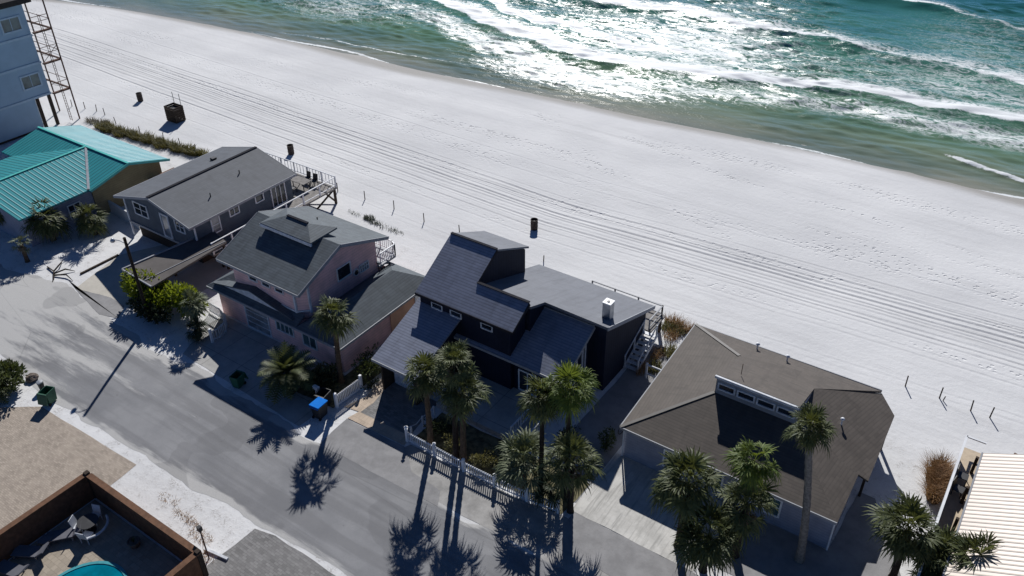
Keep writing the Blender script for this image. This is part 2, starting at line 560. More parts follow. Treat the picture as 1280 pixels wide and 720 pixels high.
# ------------------------------------------------------------------ terrain
def interp(xs, ys, x):
    return float(np.interp(x, xs, ys))
SHX = [-600, -170, -128.7, -118, -108, -97, -84, -70, -54, -38, -26, -16, -3, 30, 60, 600]
SHY = [-150, 62, 71.6, 73.6, 74.9, 75.9, 76.8, 77.3, 78.7, 79.6, 81.0, 81.6, 81.9, 83, 84, 120]
_xs = np.arange(-600, 601, 2.)
_ys = np.interp(_xs, SHX, SHY)
_ys = np.convolve(np.pad(_ys, 3, mode='edge'), np.ones(7)/7, 'valid')
def shore(x): return np.interp(x, _xs, _ys)

def grid_mesh(name, xs, ys, zfun, attrs, mat):
    X, Y = np.meshgrid(xs, ys)
    Z = zfun(X, Y)
    nx, ny = len(xs), len(ys)
    me = bpy.data.meshes.new(name)
    co = np.stack([X.ravel(), Y.ravel(), Z.ravel()], 1).astype(np.float32)
    i = (np.arange(ny-1)[:, None]*nx+np.arange(nx-1)[None, :]).ravel()
    F = np.stack([i, i+1, i+nx+1, i+nx], 1)
    me.vertices.add(len(co)); me.vertices.foreach_set('co', co.ravel())
    me.loops.add(F.size); me.loops.foreach_set('vertex_index', F.ravel().astype(np.int32))
    me.polygons.add(len(F)); me.polygons.foreach_set('loop_start', np.arange(0, F.size, 4, dtype=np.int32))
    me.polygons.foreach_set('loop_total', np.full(len(F), 4, dtype=np.int32))
    me.update()
    me.polygons.foreach_set('use_smooth', np.ones(len(F), dtype=bool))
    for an, fn in attrs.items():
        a = me.attributes.new(an, 'FLOAT', 'POINT')
        a.data.foreach_set('value', fn(X, Y).ravel().astype(np.float32))
    me.materials.append(M[mat])
    o = bpy.data.objects.new(name, me); COL.objects.link(o)
    return o

rng = np.random.default_rng(3)
# rake and tyre ridges: (offset from the track line, depth, width)
def trackline(x): return np.interp(x, [-200, -118, -69, -34, 2.6, 60], [60.3, 59.3, 57.6, 56.6, 58.9, 61])
TR = []
for q in (-9.2, -6.3, -5.2, -3.6, -2.9, -2.3, -1.5, -.9, -.35, .35, .9, 1.7, 2.6, 4.9, 6.9):
    TR.append((q+rng.uniform(-.12, .12), rng.uniform(.025, .055), rng.uniform(.07, .12)))
    if rng.random() < .6: TR.append((q+.45, rng.uniform(.02, .05), .09))
def vnoise(X, Y, s, seed):
    r = np.random.default_rng(seed)
    out = 0
    for i in range(7):
        a = r.uniform(0, 6.28); fq = s*r.uniform(.5, 2)
        out = out+np.sin((X*math.cos(a)+Y*math.sin(a))*fq+r.uniform(0, 6.28))
    return out/7
def sand_z(X, Y):
    d = Y-shore(X)
    z = np.where(d > -16, -(d+16)*.018, 0.)
    z = np.where(d > 0, -.29-d*.05, z)
    z = np.maximum(z, -4)
    beach = np.clip((Y-44)/3, 0, 1)*np.clip((-d)/3, 0, 1)
    z = z+beach*.05*vnoise(X, Y*1.5, .5, 5)
    t = Y-trackline(X)
    for k, (q, dep, wd) in enumerate(TR):
        wob = .10*np.sin(X*.06+k*1.7)+.05*np.sin(X*.21+k)
        amp = np.clip(.8+.45*np.sin(X*.035+k*2.3), .3, 1.1) if abs(q) < 4 else .5*np.clip(.5+.6*np.sin(X*.035+k*2.3), .05, 1)
        u = (t-q-wob)/wd
        z = z-dep*amp*np.exp(-u*u)+dep*.6*amp*np.exp(-(u-1.9)**2)
    # a soft swash berm
    z = z+.06*np.exp(-((d+7.5)/1.6)**2)*np.clip((Y-50)/5, 0, 1)
    return np.where(Y < 44, 0., z)
def wet(X, Y):
    d = Y-shore(X)
    wdt = 1.0+.5*np.sin(X*.07)+.35*np.sin(X*.17+1)
    return np.clip((d+wdt+1.2)/2.4, 0, 1)
TRAILS = [(-52, 77, -36, 66.5), (-36, 66.5, -20, 61), (-36, 66.5, -34, 58), (-46, 75, -24, 72), (-24, 72, -2, 69), (-60, 68, -36, 66.5), (-16, 66, 6, 63)]
def trod(X, Y):
    t = Y-trackline(X); d = Y-shore(X)
    a = .8*np.exp(-((t-5.5)/1.1)**2)+.6*np.exp(-((t-1.2)/.8)**2)+.8*np.exp(-((d+6.5+1.2*np.sin(X*.05))/1.0)**2)+.5*np.exp(-((t-9)/.7)**2)+.5*np.exp(-((t+4.2)/.5)**2)
    for (x0, y0, x1, y1) in TRAILS:
        u = np.clip(((X-x0)*(x1-x0)+(Y-y0)*(y1-y0))/((x1-x0)**2+(y1-y0)**2), 0, 1)
        dd = np.hypot(X-x0-u*(x1-x0), Y-y0-u*(y1-y0)+.5*np.sin(X*.2))
        a = a+1.3*np.exp(-(dd/.32)**2)
    return np.clip(a*np.clip(.55+.7*vnoise(X, Y, .3, 9)*2, 0, 1), 0, 1)
def raked(X, Y):
    t = Y-trackline(X)
    return .42*np.exp(-((t)/3.2)**4)*np.clip(.75+.3*np.sin(X*.05), 0, 1)
def yard(X, Y):
    return np.clip((45.5-Y)/3, 0, 1)
xs = np.concatenate([[-1500, -800, -400, -250, -190], np.arange(-160, 24, .8), [30, 45, 80, 200, 600, 1500]])
ys = np.concatenate([[-1500, -600, -200, -60, -20], np.arange(0, 44, 2.), np.arange(44, 68, .08), np.arange(68, 98, .4), [100, 130, 200]])
sand = grid_mesh('ground', xs, ys, sand_z, {'wet': wet, 'trod': trod, 'yard': yard, 'raked': raked}, 'sand')
struct(sand)

# ------------------------------------------------------------------ sea
B1X = [-170, -140, -90, -76, -66, -57, -49, -42, -36, -30, -25, -19, -10, -3, 30, 60]
B1Y = [98, 100, 104, 100.5, 95.5, 92.6, 92, 93.4, 96, 98.3, 99.5, 101, 101, 100, 97, 95]
B2X = [-170, -90, -68, -48, -39, -27, -16, -5, 30, 60]
B2Y = [122, 118, 113, 116.5, 117, 116.5, 114, 111, 104, 100]
B3X = [-170, -60, -28, -13, 10, 60]
B3Y = [160, 146, 138.5, 136, 131, 126]
def wob(X, k, a=1.):
    return a*(.9*np.sin(X*.11+k)+.5*np.sin(X*.31+2*k)+.25*np.sin(X*.83+k*3))
def bands(X):
    return [(np.interp(X, B1X, B1Y)+wob(X, 1.), 1.0), (np.interp(X, B2X, B2Y)+wob(X, 2.3, 1.2), 1.1), (np.interp(X, B3X, B3Y)+wob(X, 4., 1.3), 1.2)]
def sea_z(X, Y):
    z = np.full(X.shape, -.30)
    d = Y-shore(X)
    grow = np.clip(d/12, .05, 1)
    r = np.random.default_rng(21)
    for i in range(74):
        lam = math.exp(r.uniform(math.log(.7), math.log(9)))
        a = R(90+9)+r.normal(0, .30 if lam < 2 else .45)
        kx, ky = math.cos(a)*2*math.pi/lam, math.sin(a)*2*math.pi/lam
        ph = X*kx+Y*ky+r.uniform(0, 6.28)+.6*np.sin(X*.05+i)
        patch = .65+.5*np.sin(X*.07*(1+i % 3)+Y*.09+i*2.1)
        z = z+(np.clip(d/2.5, .05, 1) if lam < 2.2 else grow)*lam*(.0060+.0040*np.clip((32-d)/20, 0, 1)*np.exp(-((X+55)/28)**2)-.002*np.clip((14-d)/10, 0, 1) if lam < 2.2 else .0042)*patch*(np.sin(ph)+.3*np.sin(2*ph))
    for (yb, h), H in zip(bands(X), (.42, .6, .75)):
        u = Y-yb
        prof = np.where(u < 0, np.exp(-(u/1.7)**2), np.exp(-(u/5.0)**2))
        z = z+prof*H*np.clip(.7+.3*np.sin(X*.05+h*3), .3, 1)
    # small breaker close to the beach, right
    u = Y-(np.interp(X, [-20, -7.5, -1.3, 30], [90.5, 87.8, 86.0, 80]))
    z = z+np.where(u < 0, np.exp(-(u/.5)**2), np.exp(-(u/2)**2))*.3*np.clip((X+12)/6, 0, 1)
    return np.maximum(z, -.34+0*z) if False else z
def foam_glint(X, Y):
    d = Y-shore(X)
    f = np.zeros(X.shape)
    (y1, _), (y2, _), (y3, _) = bands(X)
    def trail(u, L, front=.5):
        return np.where(u < 0, np.exp(-(u/front)**2), np.exp(-u/L))
    left = np.clip((-X-38)/30, 0, 1)            # more churned to the left of the middle
    mid = np.exp(-((X+62)/26)**2)
    right = np.clip((X+45)/35, 0, 1)
    f = np.maximum(f, 1.0*trail(Y-y1, 3.2+2.5*mid+1*right, .8))
    f = np.maximum(f, (.70+.2*np.sin(X*.09)+.12*right)*trail(Y-y2, 6+7*right, .9))
    f = np.maximum(f, 1.0*trail(Y-y3, 3.5)*np.clip(.85+.3*np.sin(X*.13), 0, 1))
    # second line behind the first one, fading right
    f = np.maximum(f, .85*trail(Y-(y1+7+wob(X, 7.)), 2.5+3*mid)*np.clip(.35+mid, 0, 1))
    # spent white water shoreward of the main line
    f = np.maximum(f, (.46+.14*mid+.12*right)*np.exp(-((Y-y1+5)/5.0)**2))
    f = np.maximum(f, .60*np.exp(-((d-7)/5.5)**2)*np.exp(-((X+50)/24)**2))  # near-shore lace, its white raised to paint in sun sparkle
    # patch of churned water, right
    f = np.maximum(f, .62*np.exp(-((Y-107)/4.0)**2)*np.clip((X+34)/20, 0, 1)*.9)
    f = np.maximum(f, .60*np.exp(-((Y-95.5)/4.5)**2)*np.clip((X+34)/18, 0, 1))
    f = np.maximum(f, .43+.20*vnoise(X, Y*1.5, .12, 31)-.25*np.clip((Y-125)/20, 0, 1)-.2*np.clip((14-d)/8, 0, 1))
    # the swash: a thin broken line at the edge and one a little behind
    e = d-(.35+.5*np.sin(X*.13)+.35*np.sin(X*.31+1))
    f = np.maximum(f, .80*np.exp(-(e/.32)**2)*np.clip(.75+.5*np.sin(X*.09+2), 0, 1))
    e2 = d-(3.2+1.1*np.sin(X*.08+.5)+.4*np.sin(X*.27))
    f = np.maximum(f, .62*np.exp(-(e2/.28)**2)*np.clip(.2+.8*np.sin(X*.06), 0, 1))
    u = Y-(np.interp(X, [-20, -7.5, -1.3, 30], [90.5, 87.8, 86.0, 80]))
    f = np.maximum(f, .95*np.exp(-((u+.1)/.35)**2)*np.clip((X+10)/3, 0, 1))
    return f
def depth(X, Y):
    d = Y-shore(X)
    return np.clip(d/85, 0, 1)
xs = np.concatenate([[-1500, -700, -350, -220], np.arange(-165, 26, .25), [40, 80, 200, 600, 1500]])
ys = np.concatenate([np.arange(62, 150, .2), np.arange(150, 190, 1.5), [220, 300, 500, 1000, 2500]])
def sea_clip(X, Y):
    z = sea_z(X, Y); d = Y-shore(X)
    return np.where(d < 1.0, np.minimum(z, -.30+.02*d), z)
sea = grid_mesh('sea', xs, ys, sea_clip, {'foam_glint': foam_glint, 'depth': depth}, 'sea_water')
struct(sea)

# ------------------------------------------------------------------ paved ground
def sheet(name, poly, z, mat, wavy=0., th=None, sub=1.0, seed=1):
    """a flat sheet with a slightly uneven outline"""
    r = random.Random(seed)
    P = []
    n = len(poly)
    for i in range(n):
        a, b = Vector(poly[i]), Vector(poly[(i+1) % n])
        L = (b-a).length
        k = max(1, int(L/sub)) if wavy else 1
        d = (b-a).normalized(); nrm = Vector((-d.y, d.x))
        for j in range(k):
            p = a+(b-a)*j/k
            P.append(p+nrm*(r.uniform(-wavy, wavy) if j else 0))
    mb = MB()
    if th:
        mb.prism([(p.x, p.y) for p in P], z-th, z)
    else:
        mb.face([(p.x, p.y, z) for p in P])
    return struct(mb.build(name, mat))

# road as a strip mesh, dustier towards its edges
def road():
    lo = ([-300, -66, -56, -48.5, -45.4, -42, -37.4, -34.6, -30.9, -28, -23, -10, 60], [19.5, 18.6, 17.9, 17.1, 17.3, 17.4, 17.3, 17.4, 17.7, 17.8, 17.9, 17.8, 17.8])
    hi = ([-300, -66, -60, -53.5, -48.3, -42.8, -36.3, -33, -31.6, -30, -27, -25, -21.6, -16, -14, 60], [23.5, 24.0, 25.6, 24.7, 24.2, 24.5, 24.3, 23.9, 24.1, 24.6, 24.7, 24.7, 24.6, 24.5, 24.7, 24.8])
    xs = np.concatenate([[-300, -150, -110], np.arange(-90, 20, .5), [40, 60]])
    T = np.linspace(0, 1, 25)
    co, dust = [], []
    r = np.random.default_rng(5)
    jl = np.convolve(r.normal(0, .2, len(xs)), np.ones(3)/3, 'same'); jh = np.convolve(r.normal(0, .25, len(xs)), np.ones(3)/3, 'same')
    for i, x in enumerate(xs):
        a, b = np.interp(x, *lo)+jl[i], np.interp(x, *hi)+jh[i]
        for t in T:
            y = a+(b-a)*t
            co.append((x, y, .006+.05*math.sin(math.pi*t)))
            e = min(t, 1-t)*2
            du = math.exp(-(e/.16)**2)*.85+.10*math.exp(-((t-.52)/.12)**2)*(.5+.5*math.sin(x*.1))+.75*max(0, min(1, (-x-43)/18))
            if x > -32: du -= .22
            dust.append(du)
    nx, ny = len(xs), len(T)
    F = [(i*ny+j, (i+1)*ny+j, (i+1)*ny+j+1, i*ny+j+1) for i in range(nx-1) for j in range(ny-1)]
    me = bpy.data.meshes.new('road'); me.from_pydata(co, [], F)
    a = me.attributes.new('dust', 'FLOAT', 'POINT'); a.data.foreach_set('value', np.array(dust, dtype=np.float32))
    me.polygons.foreach_set('use_smooth', np.ones(len(F), dtype=bool))
    me.materials.append(M['asphalt'])
    o = bpy.data.objects.new('road', me); COL.objects.link(o); struct(o)
road()
sheet('paved_yard', [(-90, 2), (-40.6, 2), (-40.6, 14.4), (-38.6, 14.4), (-38.8, 16.7), (-48.3, 16.4), (-50.5, 14.8), (-90, 14.5)], .012, 'tan_pavers', .05)
sheet('brick_driveway', [(-29.3, 17.4), (-28.0, 17.7), (-12, 17.6), (-12, 2), (-29.6, 2), (-29.5, 14.6)], .014, 'grey_pavers', .05)
sheet('asphalt_apron', [(-31.0, 24.0), (-22.0, 24.2), (-22.6, 25.2), (-24.9, 25.4), (-26.6, 26.75), (-31.2, 26.6)], .022, 'grey_concrete', .05)
sheet('asphalt_apron', [(-15.6, 25.6), (-6, 25.6), (-6, 28.2), (-15.5, 28.2)], .016, 'grey_concrete', .06)
sheet('verge', [(-26.3, 24.5), (-21.6, 24.5), (-14, 24.6), (-10, 25.6), (-15.6, 27.6), (-20, 27.2), (-26.4, 27.1), (-26.9, 26)], .01, 'verge_sand', .1)
sheet('paver_border', [(-31.2, 26.65), (-26.65, 26.8), (-26.9, 27.6), (-31.0, 27.5)], .03, 'sandstone_pavers')
sheet('paver_border', [(-32.0, 30.9), (-31.2, 30.9), (-30.8, 28.6), (-30.9, 27.5), (-32.1, 27.3), (-31.6, 28.8)], .026, 'sandstone_pavers')
sheet('driveway', [(-31.0, 27.5), (-26.9, 27.6), (-27.3, 30.2), (-27.3, 31), (-31.2, 31), (-30.8, 28.6)], .02, 'grey_pavers')
sheet('driveway', [(-45.2, 25.0), (-41.5, 24.8), (-33.2, 24.4), (-33.0, 29.6), (-46.5, 29.6), (-46.5, 28.0)], .012, 'concrete', .04)
sheet('driveway', [(-58.8, 25.5), (-55.4, 26.3), (-53.6, 26.2), (-50.3, 26.4), (-50.3, 36), (-57.2, 36), (-60.3, 30.3)], .014, 'pale_concrete')
sheet('driveway_apron', [(-60.4, 25.9), (-58.8, 25.5), (-55.4, 26.3), (-53.6, 26.2), (-52.6, 25.0), (-54.2, 24.5), (-57.6, 25.2)], .018, 'grey_concrete', .05)
sheet('driveway', [(-15.7, 28.2), (-8.4, 28.2), (-8.4, 33.45), (-15.7, 33.45)], .02, 'worn_concrete', .04)
sheet('side_path', [(-18.9, 28.8), (-15.75, 28.8), (-15.75, 44), (-18.9, 44)], .016, 'grey_concrete', .04)
sheet('front_walk', [(-8.3, 29.2), (1.0, 29.0), (0.9, 33.3), (-2.0, 38.5), (-2.9, 38.5), (-3.1, 33.45), (-8.3, 33.45)], .014, 'grey_concrete', .05)
sheet('garden_bed', [(-26.6, 27.45), (-16.0, 27.6), (-15.8, 30.4), (-20.6, 30.5), (-26.6, 30.4)], .024, 'garden', .08)
sheet('garden_bed', [(-36.5, 26.6), (-32.6, 26.8), (-32.4, 31.5), (-34.2, 31.5), (-34.2, 29.5), (-36.5, 29.3)], .02, 'garden', .08)
sheet('patio', [(-27.2, 30.6), (-20.7, 30.6), (-20.7, 34.6), (-27.2, 34.6)], .36, 'concrete', th=.36)
# ------------------------------------------------------------------ architecture helpers
UP = Vector((0, 0, 1))
def win(parent, p, u, n, w, h, cols=1, rows=1, frame='white_paint', glass='glass_dark', fw=.09, name='window', arch=False):
    """p: lower-left corner on the wall, u: unit vector along it, n: outward"""
    p, u, n = Vector(p), Vector(u), Vector(n)
    f = MB()
    def bx(a0, a1, b0, b1, d0, d1, mb):
        P = [p+u*a+UP*b+n*d for d in (d0, d1) for a, b in ((a0, b0), (a1, b0), (a1, b1), (a0, b1))]
        for q in ((3, 2, 1, 0), (4, 5, 6, 7), (0, 1, 5, 4), (1, 2, 6, 5), (2, 3, 7, 6), (3, 0, 4, 7)):
            mb.face([P[i] for i in q])
    bx(-fw/2, fw/2, -fw/2, h+fw/2, -.02, .07, f); bx(w-fw/2, w+fw/2, -fw/2, h+fw/2, -.02, .07, f)
    bx(fw/2, w-fw/2, h-fw/2, h+fw/2, -.02, .07, f); bx(fw/2, w-fw/2, -fw/2, fw/2, -.02, .09, f)
    for i in range(1, cols):
        bx(w*i/cols-.03, w*i/cols+.03, fw/2, h-fw/2, -.02, .055, f)
    for j in range(1, rows):
        for i in range(cols):
            bx(w*i/cols+.03, w*(i+1)/cols-.03, h*j/rows-.025, h*j/rows+.025, -.02, .05, f)
    fo = f.build(name, frame, parent)
    g = MB(); bx(fw/2, w-fw/2, fw/2, h-fw/2, .005, .02, g)
    g.build('pane', glass, fo)
    return fo

def door(parent, p, u, n, w, h, mat='white_paint', glass='glass_dark'):
    d = win(parent, p, u, n, w, h, 1, 1, mat, glass, .14, 'door')
    p, u, n = Vector(p), Vector(u), Vector(n)
    c = p+u*(w*.86)+UP*(h*.47)+n*.09
    MB().tube([c-u*.06, c+u*.06], .02, 6).build('handle', 'galvanised', d)
    return d

def railing(parent, pts, z, h=.95, mat='white_paint', post=.09, gap=1.8, pick=0, mid=True, name='railing'):
    mb = MB()
    for a, b in zip(pts[:-1], pts[1:]):
        a3, b3 = Vector((*a, z)), Vector((*b, z))
        L = (b3-a3).length; k = max(1, round(L/gap)); d = (b3-a3)/k
        for i in range(k+1):
            q = a3+d*i
            mb.box(q-Vector((post/2, post/2, 0)), q+Vector((post/2, post/2, h+.04)))
        mb.bar(a3+UP*h, b3+UP*h, .09, .06)
        if mid: mb.bar(a3+UP*h*.2, b3+UP*h*.2, .05, .06)
        if pick:
            kk = int(L/pick)
            for i in range(1, kk):
                q = a3+(b3-a3)*i/kk
                mb.bar(q+UP*.12, q+UP*h, .035, .035)
    return mb.build(name, mat, parent)
X_, Y_, NX, NY = Vector((1, 0, 0)), Vector((0, 1, 0)), Vector((1, 0, 0)), Vector((0, -1, 0))

# ------------------------------------------------------------------ teal-roofed house
h = thing('beach_house', 'low olive-walled beach house with a teal ribbed metal roof', 'house', (-73, 34, 0), 'houses along the beach')
A = (-72.8, 36.8, 3.95)
rf = slab([[(-80.5, 32.8, 3), (-78.8, 32.8, 3), A, (-80.5, 36.8, 3.95)],
           [(-66.8, 32.8, 3), (-66.5, 32.8, 3), (-66.5, 36.8, 3.95), A],
           [A, (-66.8, 32.8, 3), (-66.8, 26.6, 3), (-72.8, 26.6, 3.95)],
           [A, (-72.8, 26.6, 3.95), (-78.8, 26.6, 3), (-78.8, 32.8, 3)],
           [(-80.5, 36.8, 3.95), A, (-66.5, 36.8, 3.95), (-66.5, 40.8, 2.75), (-80.5, 40.8, 2.75)]], .14).build('roof', 'roof_teal', h)
cap = MB()
cap.bar((-80.6, 36.8, 4.0), (-66.45, 36.8, 4.0), .22, .07); cap.bar((-72.8, 36.7, 4.0), (-72.8, 26.5, 4.0), .22, .07)
cap.bar((-66.5, 32.8, 2.97), (-66.5, 36.8, 3.92), .05, .22); cap.bar((-66.5, 36.8, 3.92), (-66.5, 40.8, 2.72), .05, .22)
cap.build('ridge_cap', 'trim_teal', rf)
MB().bar((-72.7, 36.7, 3.99), (-66.85, 32.85, 3.05), .2, .03).build('valley_flashing', 'galvanised', rf)
MB().prism([(-80, 33.3), (-67.3, 33.3), (-67.3, 36.8), (-67.3, 40.2), (-80, 40.2), (-80, 36.8)], 0, [2.85, 2.85, 3.72, 2.7, 2.7, 3.72]).build('wall', 'siding_olive', h)
MB().prism([(-78.2, 27.1), (-72.8, 27.1), (-67.4, 27.1), (-67.4, 33.28), (-78.2, 33.28)], 0, [2.82, 3.7, 2.82, 2.82, 2.82]).build('wing_wall', 'siding_bluegrey', h)
win(h, (-67.4, 28.6, .9), Y_, NX, 1.1, 1.2, 2, 2)
win(h, (-67.4, 30.9, .9), Y_, NX, 1.1, 1.2, 2, 2)
win(h, (-75.5, 27.1, .9), X_, NY, 1.2, 1.2, 2, 2)
pf = MB()
for x in (-66.9, -64.9):
    for y in (38.8, 41.2): pf.box((x-.07, y-.07, 0), (x+.07, y+.07, 1.5))
pf.box((-67.2, 38.6, 1.35), (-64.7, 41.4, 1.5)); pf.bar((-66.9, 41.2, .1), (-64.9, 41.2, 1.4), .08); pf.bar((-64.9, 38.8, .1), (-64.9, 41.2, 1.4), .08)
pf.build('deck_frame', 'wood_brown', h)
w_ = MB(); w_.box((-70.9, 35.0, 0), (-66.0, 35.0+.15, 1.25)) if False else None
gw = MB(); gw.bar((-67.25, 34.6, .55), (-63.0, 33.9, .55), .16, 1.1)
gw.build('coping_base', 'stucco_wall') if False else None
o = MB(); o.prism([(-67.2, 34.35), (-62.5, 33.9), (-62.5, 34.06), (-67.2, 34.51)], 0, 1.15)
gwall = o.build('garden_wall', 'stucco_wall'); tag(gwall, 'low white garden wall between the teal-roofed house and the grey cottage', 'wall')

# ------------------------------------------------------------------ tall blue building
h = thing('apartment_building', 'tall pale blue building cut off by the upper left corner, with outside steel balconies', 'building', (-95, 38, 0))
wl = MB().prism([(-104, 24), (-89.1, 24), (-89.1, 40.5), (-89.1, 43.1), (-104, 43.1)], 3.45, 12.85)
wl.prism([(-104, 24), (-89.1, 24), (-89.1, 41.3), (-104, 41.3)], .3, 3.45)
wl.build('wall', 'stucco_blue', h)
bn = MB()
for z in (3.4, 6.75, 9.55): bn.box((-89.1, 24, z), (-89.02, 43.16, z+.22))
bn.build('band', 'trim_blue', h)
MB().box((-104.6, 23.4, 12.87), (-88.6, 43.9, 13.4)).build('roof', 'roof_dark', h)
MB().box((-104.2, 23.8, 0), (-89.3, 41.0, .3)).build('foundation', 'wood_dark', h)
for y, z, gl in ((40.55, 4.6, 0), (40.45, 10.45, 0), (35.2, 4.6, 0), (35.0, 10.45, 0), (40.5, 7.5, 0)):
    if z == 7.5: continue
    win(h, (-89.1, y, z), Y_, NX, 1.95, 1.35, 2, 1, 'trim_blue', 'glass_teal', .16)
st = MB()
for x, y in ((-88.7, 45.1), (-92.5, 45.1), (-96.5, 45.1)):
    st.tube([(x, y, 0), (x, y, 12.8)], .085, 6)
st.build('balcony_post', 'rust_steel', h)
for z in (3.5, 6.7, 9.9):
    b = MB(); b.bar((-88.7, 43.12, z), (-88.7, 45.1, z), .3, .16); b.bar((-88.7, 45.1, z), (-101, 45.1, z), .12, .16); b.bar((-93, 43.12, z), (-93, 45.1, z), .12, .16); b.build('balcony_frame', 'rust_steel', h)
    MB().box((-103.8, 43.12, z-.05), (-95, 45.05, z+.04)).build('balcony', 'rust_steel', h)
    r_ = MB()
    r_.bar((-88.65, 43.15, z+1), (-88.65, 45.15, z+1), .05); r_.bar((-88.65, 45.15, z+1), (-101, 45.15, z+1), .05)
    r_.bar((-88.65, 43.2, z+1), (-88.65, 45.1, z+.05), .03)
    for k in range(8): r_.bar((-95-k*.8, 45.15, z+.05), (-95-k*.8, 45.15, z+1), .025)
    r_.build('railing', 'rust_steel', h)
lad = MB()
for x in (-88.75, -88.35): lad.tube([(x, 44.1, .2), (x, 44.1, 11.6)], .03, 5)
for k in range(38): lad.bar((-88.75, 44.1, .3+k*.3), (-88.35, 44.1, .3+k*.3), .025)
lad.bar((-88.7, 43.2, 6.8), (-88.7, 45.1, 8.2), .04); lad.bar((-88.7, 43.2, 8.3), (-88.7, 45.1, 8.3), .05); lad.bar((-88.7, 43.2, 11.4), (-88.7, 45.1, 11.4), .05)
lad.build('ladder', 'rust_steel', h)
pl = MB()
for y in (41.6, 42.9): pl.box((-89.4, y-.15, 0), (-89.15, y+.15, 3.45))
pl.build('pile', 'wood_dark', h)

# ------------------------------------------------------------------ grey cottage with deck
h = thing('beach_cottage', 'grey gabled cottage on short stilts with white-trimmed windows and a railed side deck', 'house', (-57, 38, 0), 'houses along the beach')
zE, zR = 4.0, 5.25
rf = slab([[(-62.25, 32.45, zE), (-57.4, 32.45, zR), (-57.4, 43.6, zR), (-62.25, 43.6, zE)],
           [(-57.4, 32.45, zR), (-52.7, 32.45, zE), (-52.7, 43.6, zE), (-57.4, 43.6, zR)]], .12).build('roof', 'roof_grey', h)
f = MB()
for y in (32.42, 43.62):
    f.bar((-62.27, y, zE-.1), (-57.4, y, zR-.1), .05, .22); f.bar((-57.4, y, zR-.1), (-52.68, y, zE-.1), .05, .22)
f.bar((-52.67, 32.4, zE-.1), (-52.67, 43.6, zE-.1), .05, .2); f.bar((-62.28, 32.4, zE-.1), (-62.28, 43.6, zE-.1), .05, .2)
f.build('fascia', 'trim_grey', rf)
MB().bar((-57.4, 32.45, zR+.02), (-57.4, 43.6, zR+.02), .26, .05).build('ridge_cap', 'dark_trim', rf)
for x, y, z in ((-54.6, 36.2, 4.3), (-55.5, 40.0, 4.5)): MB().tube([(x, y, z), (x, y, z+.55)], .05, 6).build('vent_pipe', 'metal_dark', rf)
MB().box((-59.6, 40.3, 4.6), (-59.2, 40.7, 4.95)).build('roof_vent', 'metal_dark', rf)
MB().prism([(-61.8, 33), (-57.4, 33), (-53.05, 33), (-53.05, 43.2), (-57.4, 43.2), (-61.8, 43.2)], 1.6, [3.9, 5.05, 3.9, 3.9, 5.05, 3.9]).build('wall', 'siding_grey', h)
MB().prism([(-61.9, 32.9), (-52.95, 32.9), (-52.95, 43.3), (-61.9, 43.3)], 1.42, 1.6).build('skirting', 'trim_grey', h)
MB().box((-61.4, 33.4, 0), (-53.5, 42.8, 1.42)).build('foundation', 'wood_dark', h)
win(h, (-60.6, 33, 2.65), X_, NY, 1.75, 1.1, 2, 2)
door(h, (-57.1, 33, 1.65), X_, NY, .95, 2.05, 'white_grime', 'glass_curtain')
win(h, (-55.3, 33, 2.75), X_, NY, 1.1, .95, 2, 2)
win(h, (-53.05, 34.65, 2.3), Y_, NX, .8, 1.35, 1, 2, glass='glass_curtain')
win(h, (-53.05, 36.5, 3.0), Y_, NX, .95, .7, 2, 1)
win(h, (-53.05, 39.2, 3.0), Y_, NX, .85, .7, 1, 1)
win(h, (-53.05, 40.9, 1.8), Y_, NX, 1.5, 1.9, 3, 1)
MB().box((-53.14, 33.0, 1.6), (-52.98, 33.14, 3.9)).build('corner_board', 'white_paint', h)
MB().box((-61.88, 32.92, 0.2), (-61.76, 33.04, 3.9)).build('downpipe', 'white_paint', h)
dk = MB(); dk.box((-53.0, 33.2, 1.44), (-51.5, 43.5, 1.58)); dk.box((-62, 43.5, 1.44), (-51.5, 46.9, 1.58))
dk = dk.build('deck', 'wood_grey', h)
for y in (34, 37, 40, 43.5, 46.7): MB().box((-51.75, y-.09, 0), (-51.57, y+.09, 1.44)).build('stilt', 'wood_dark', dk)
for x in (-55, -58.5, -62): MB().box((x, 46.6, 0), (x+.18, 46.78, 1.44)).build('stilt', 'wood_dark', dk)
ps = MB()
ps.bar((-51.66, 43.6, .1), (-51.66, 46.6, 1.4), .12); ps.bar((-51.7, 46.7, .2), (-54.9, 46.7, 1.4), .12)
ps.build('brace', 'wood_dark', dk)
railing(h, [(-51.56, 33.3), (-51.56, 46.85)], 1.58, 1.0, 'white_paint', .11, 1.9)
railing(h, [(-51.56, 46.88), (-62, 46.88)], 1.58, 1.05, 'white_grime', .08, 1.75, pick=.4)
t = thing('patio_table', 'grey square patio table on the cottage deck, seaward corner', 'table', (-54.0, 45.1, 1.58))
MB().box((-54.9, 44.6, 2.28), (-53.2, 45.6, 2.33)).build('tabletop', 'wood_grey', t)
for sx in (-54.7, -53.4):
    for sy in (44.75, 45.45): MB().box((sx-.03, sy-.03, 1.58), (sx+.03, sy+.03, 2.28)).build('leg', 'metal_dark', t)
def chair(x, y, z, rz, label, mat='metal_dark', seat='metal_dark', group='deck chairs'):
    c = thing('deck_chair', label, 'chair', (x, y, z), group, rz)
    ORG[c.name] = Vector()
    MB().box((-.26, -.26, .4), (.26, .26, .45)).build('seat', seat, c)
    MB().bar((0, .26, .45), (0, .36, .98), .5, .04).build('backrest', seat, c)
    for a in (-.23, .23):
        for b in (-.23, .23): MB().box((a-.02, b-.02, 0), (a+.02, b+.02, .4)).build('leg', mat, c)
    return c
chair(-54.4, 46.1, 1.58, 0, 'dark deck chair on the seaward side of the cottage table')
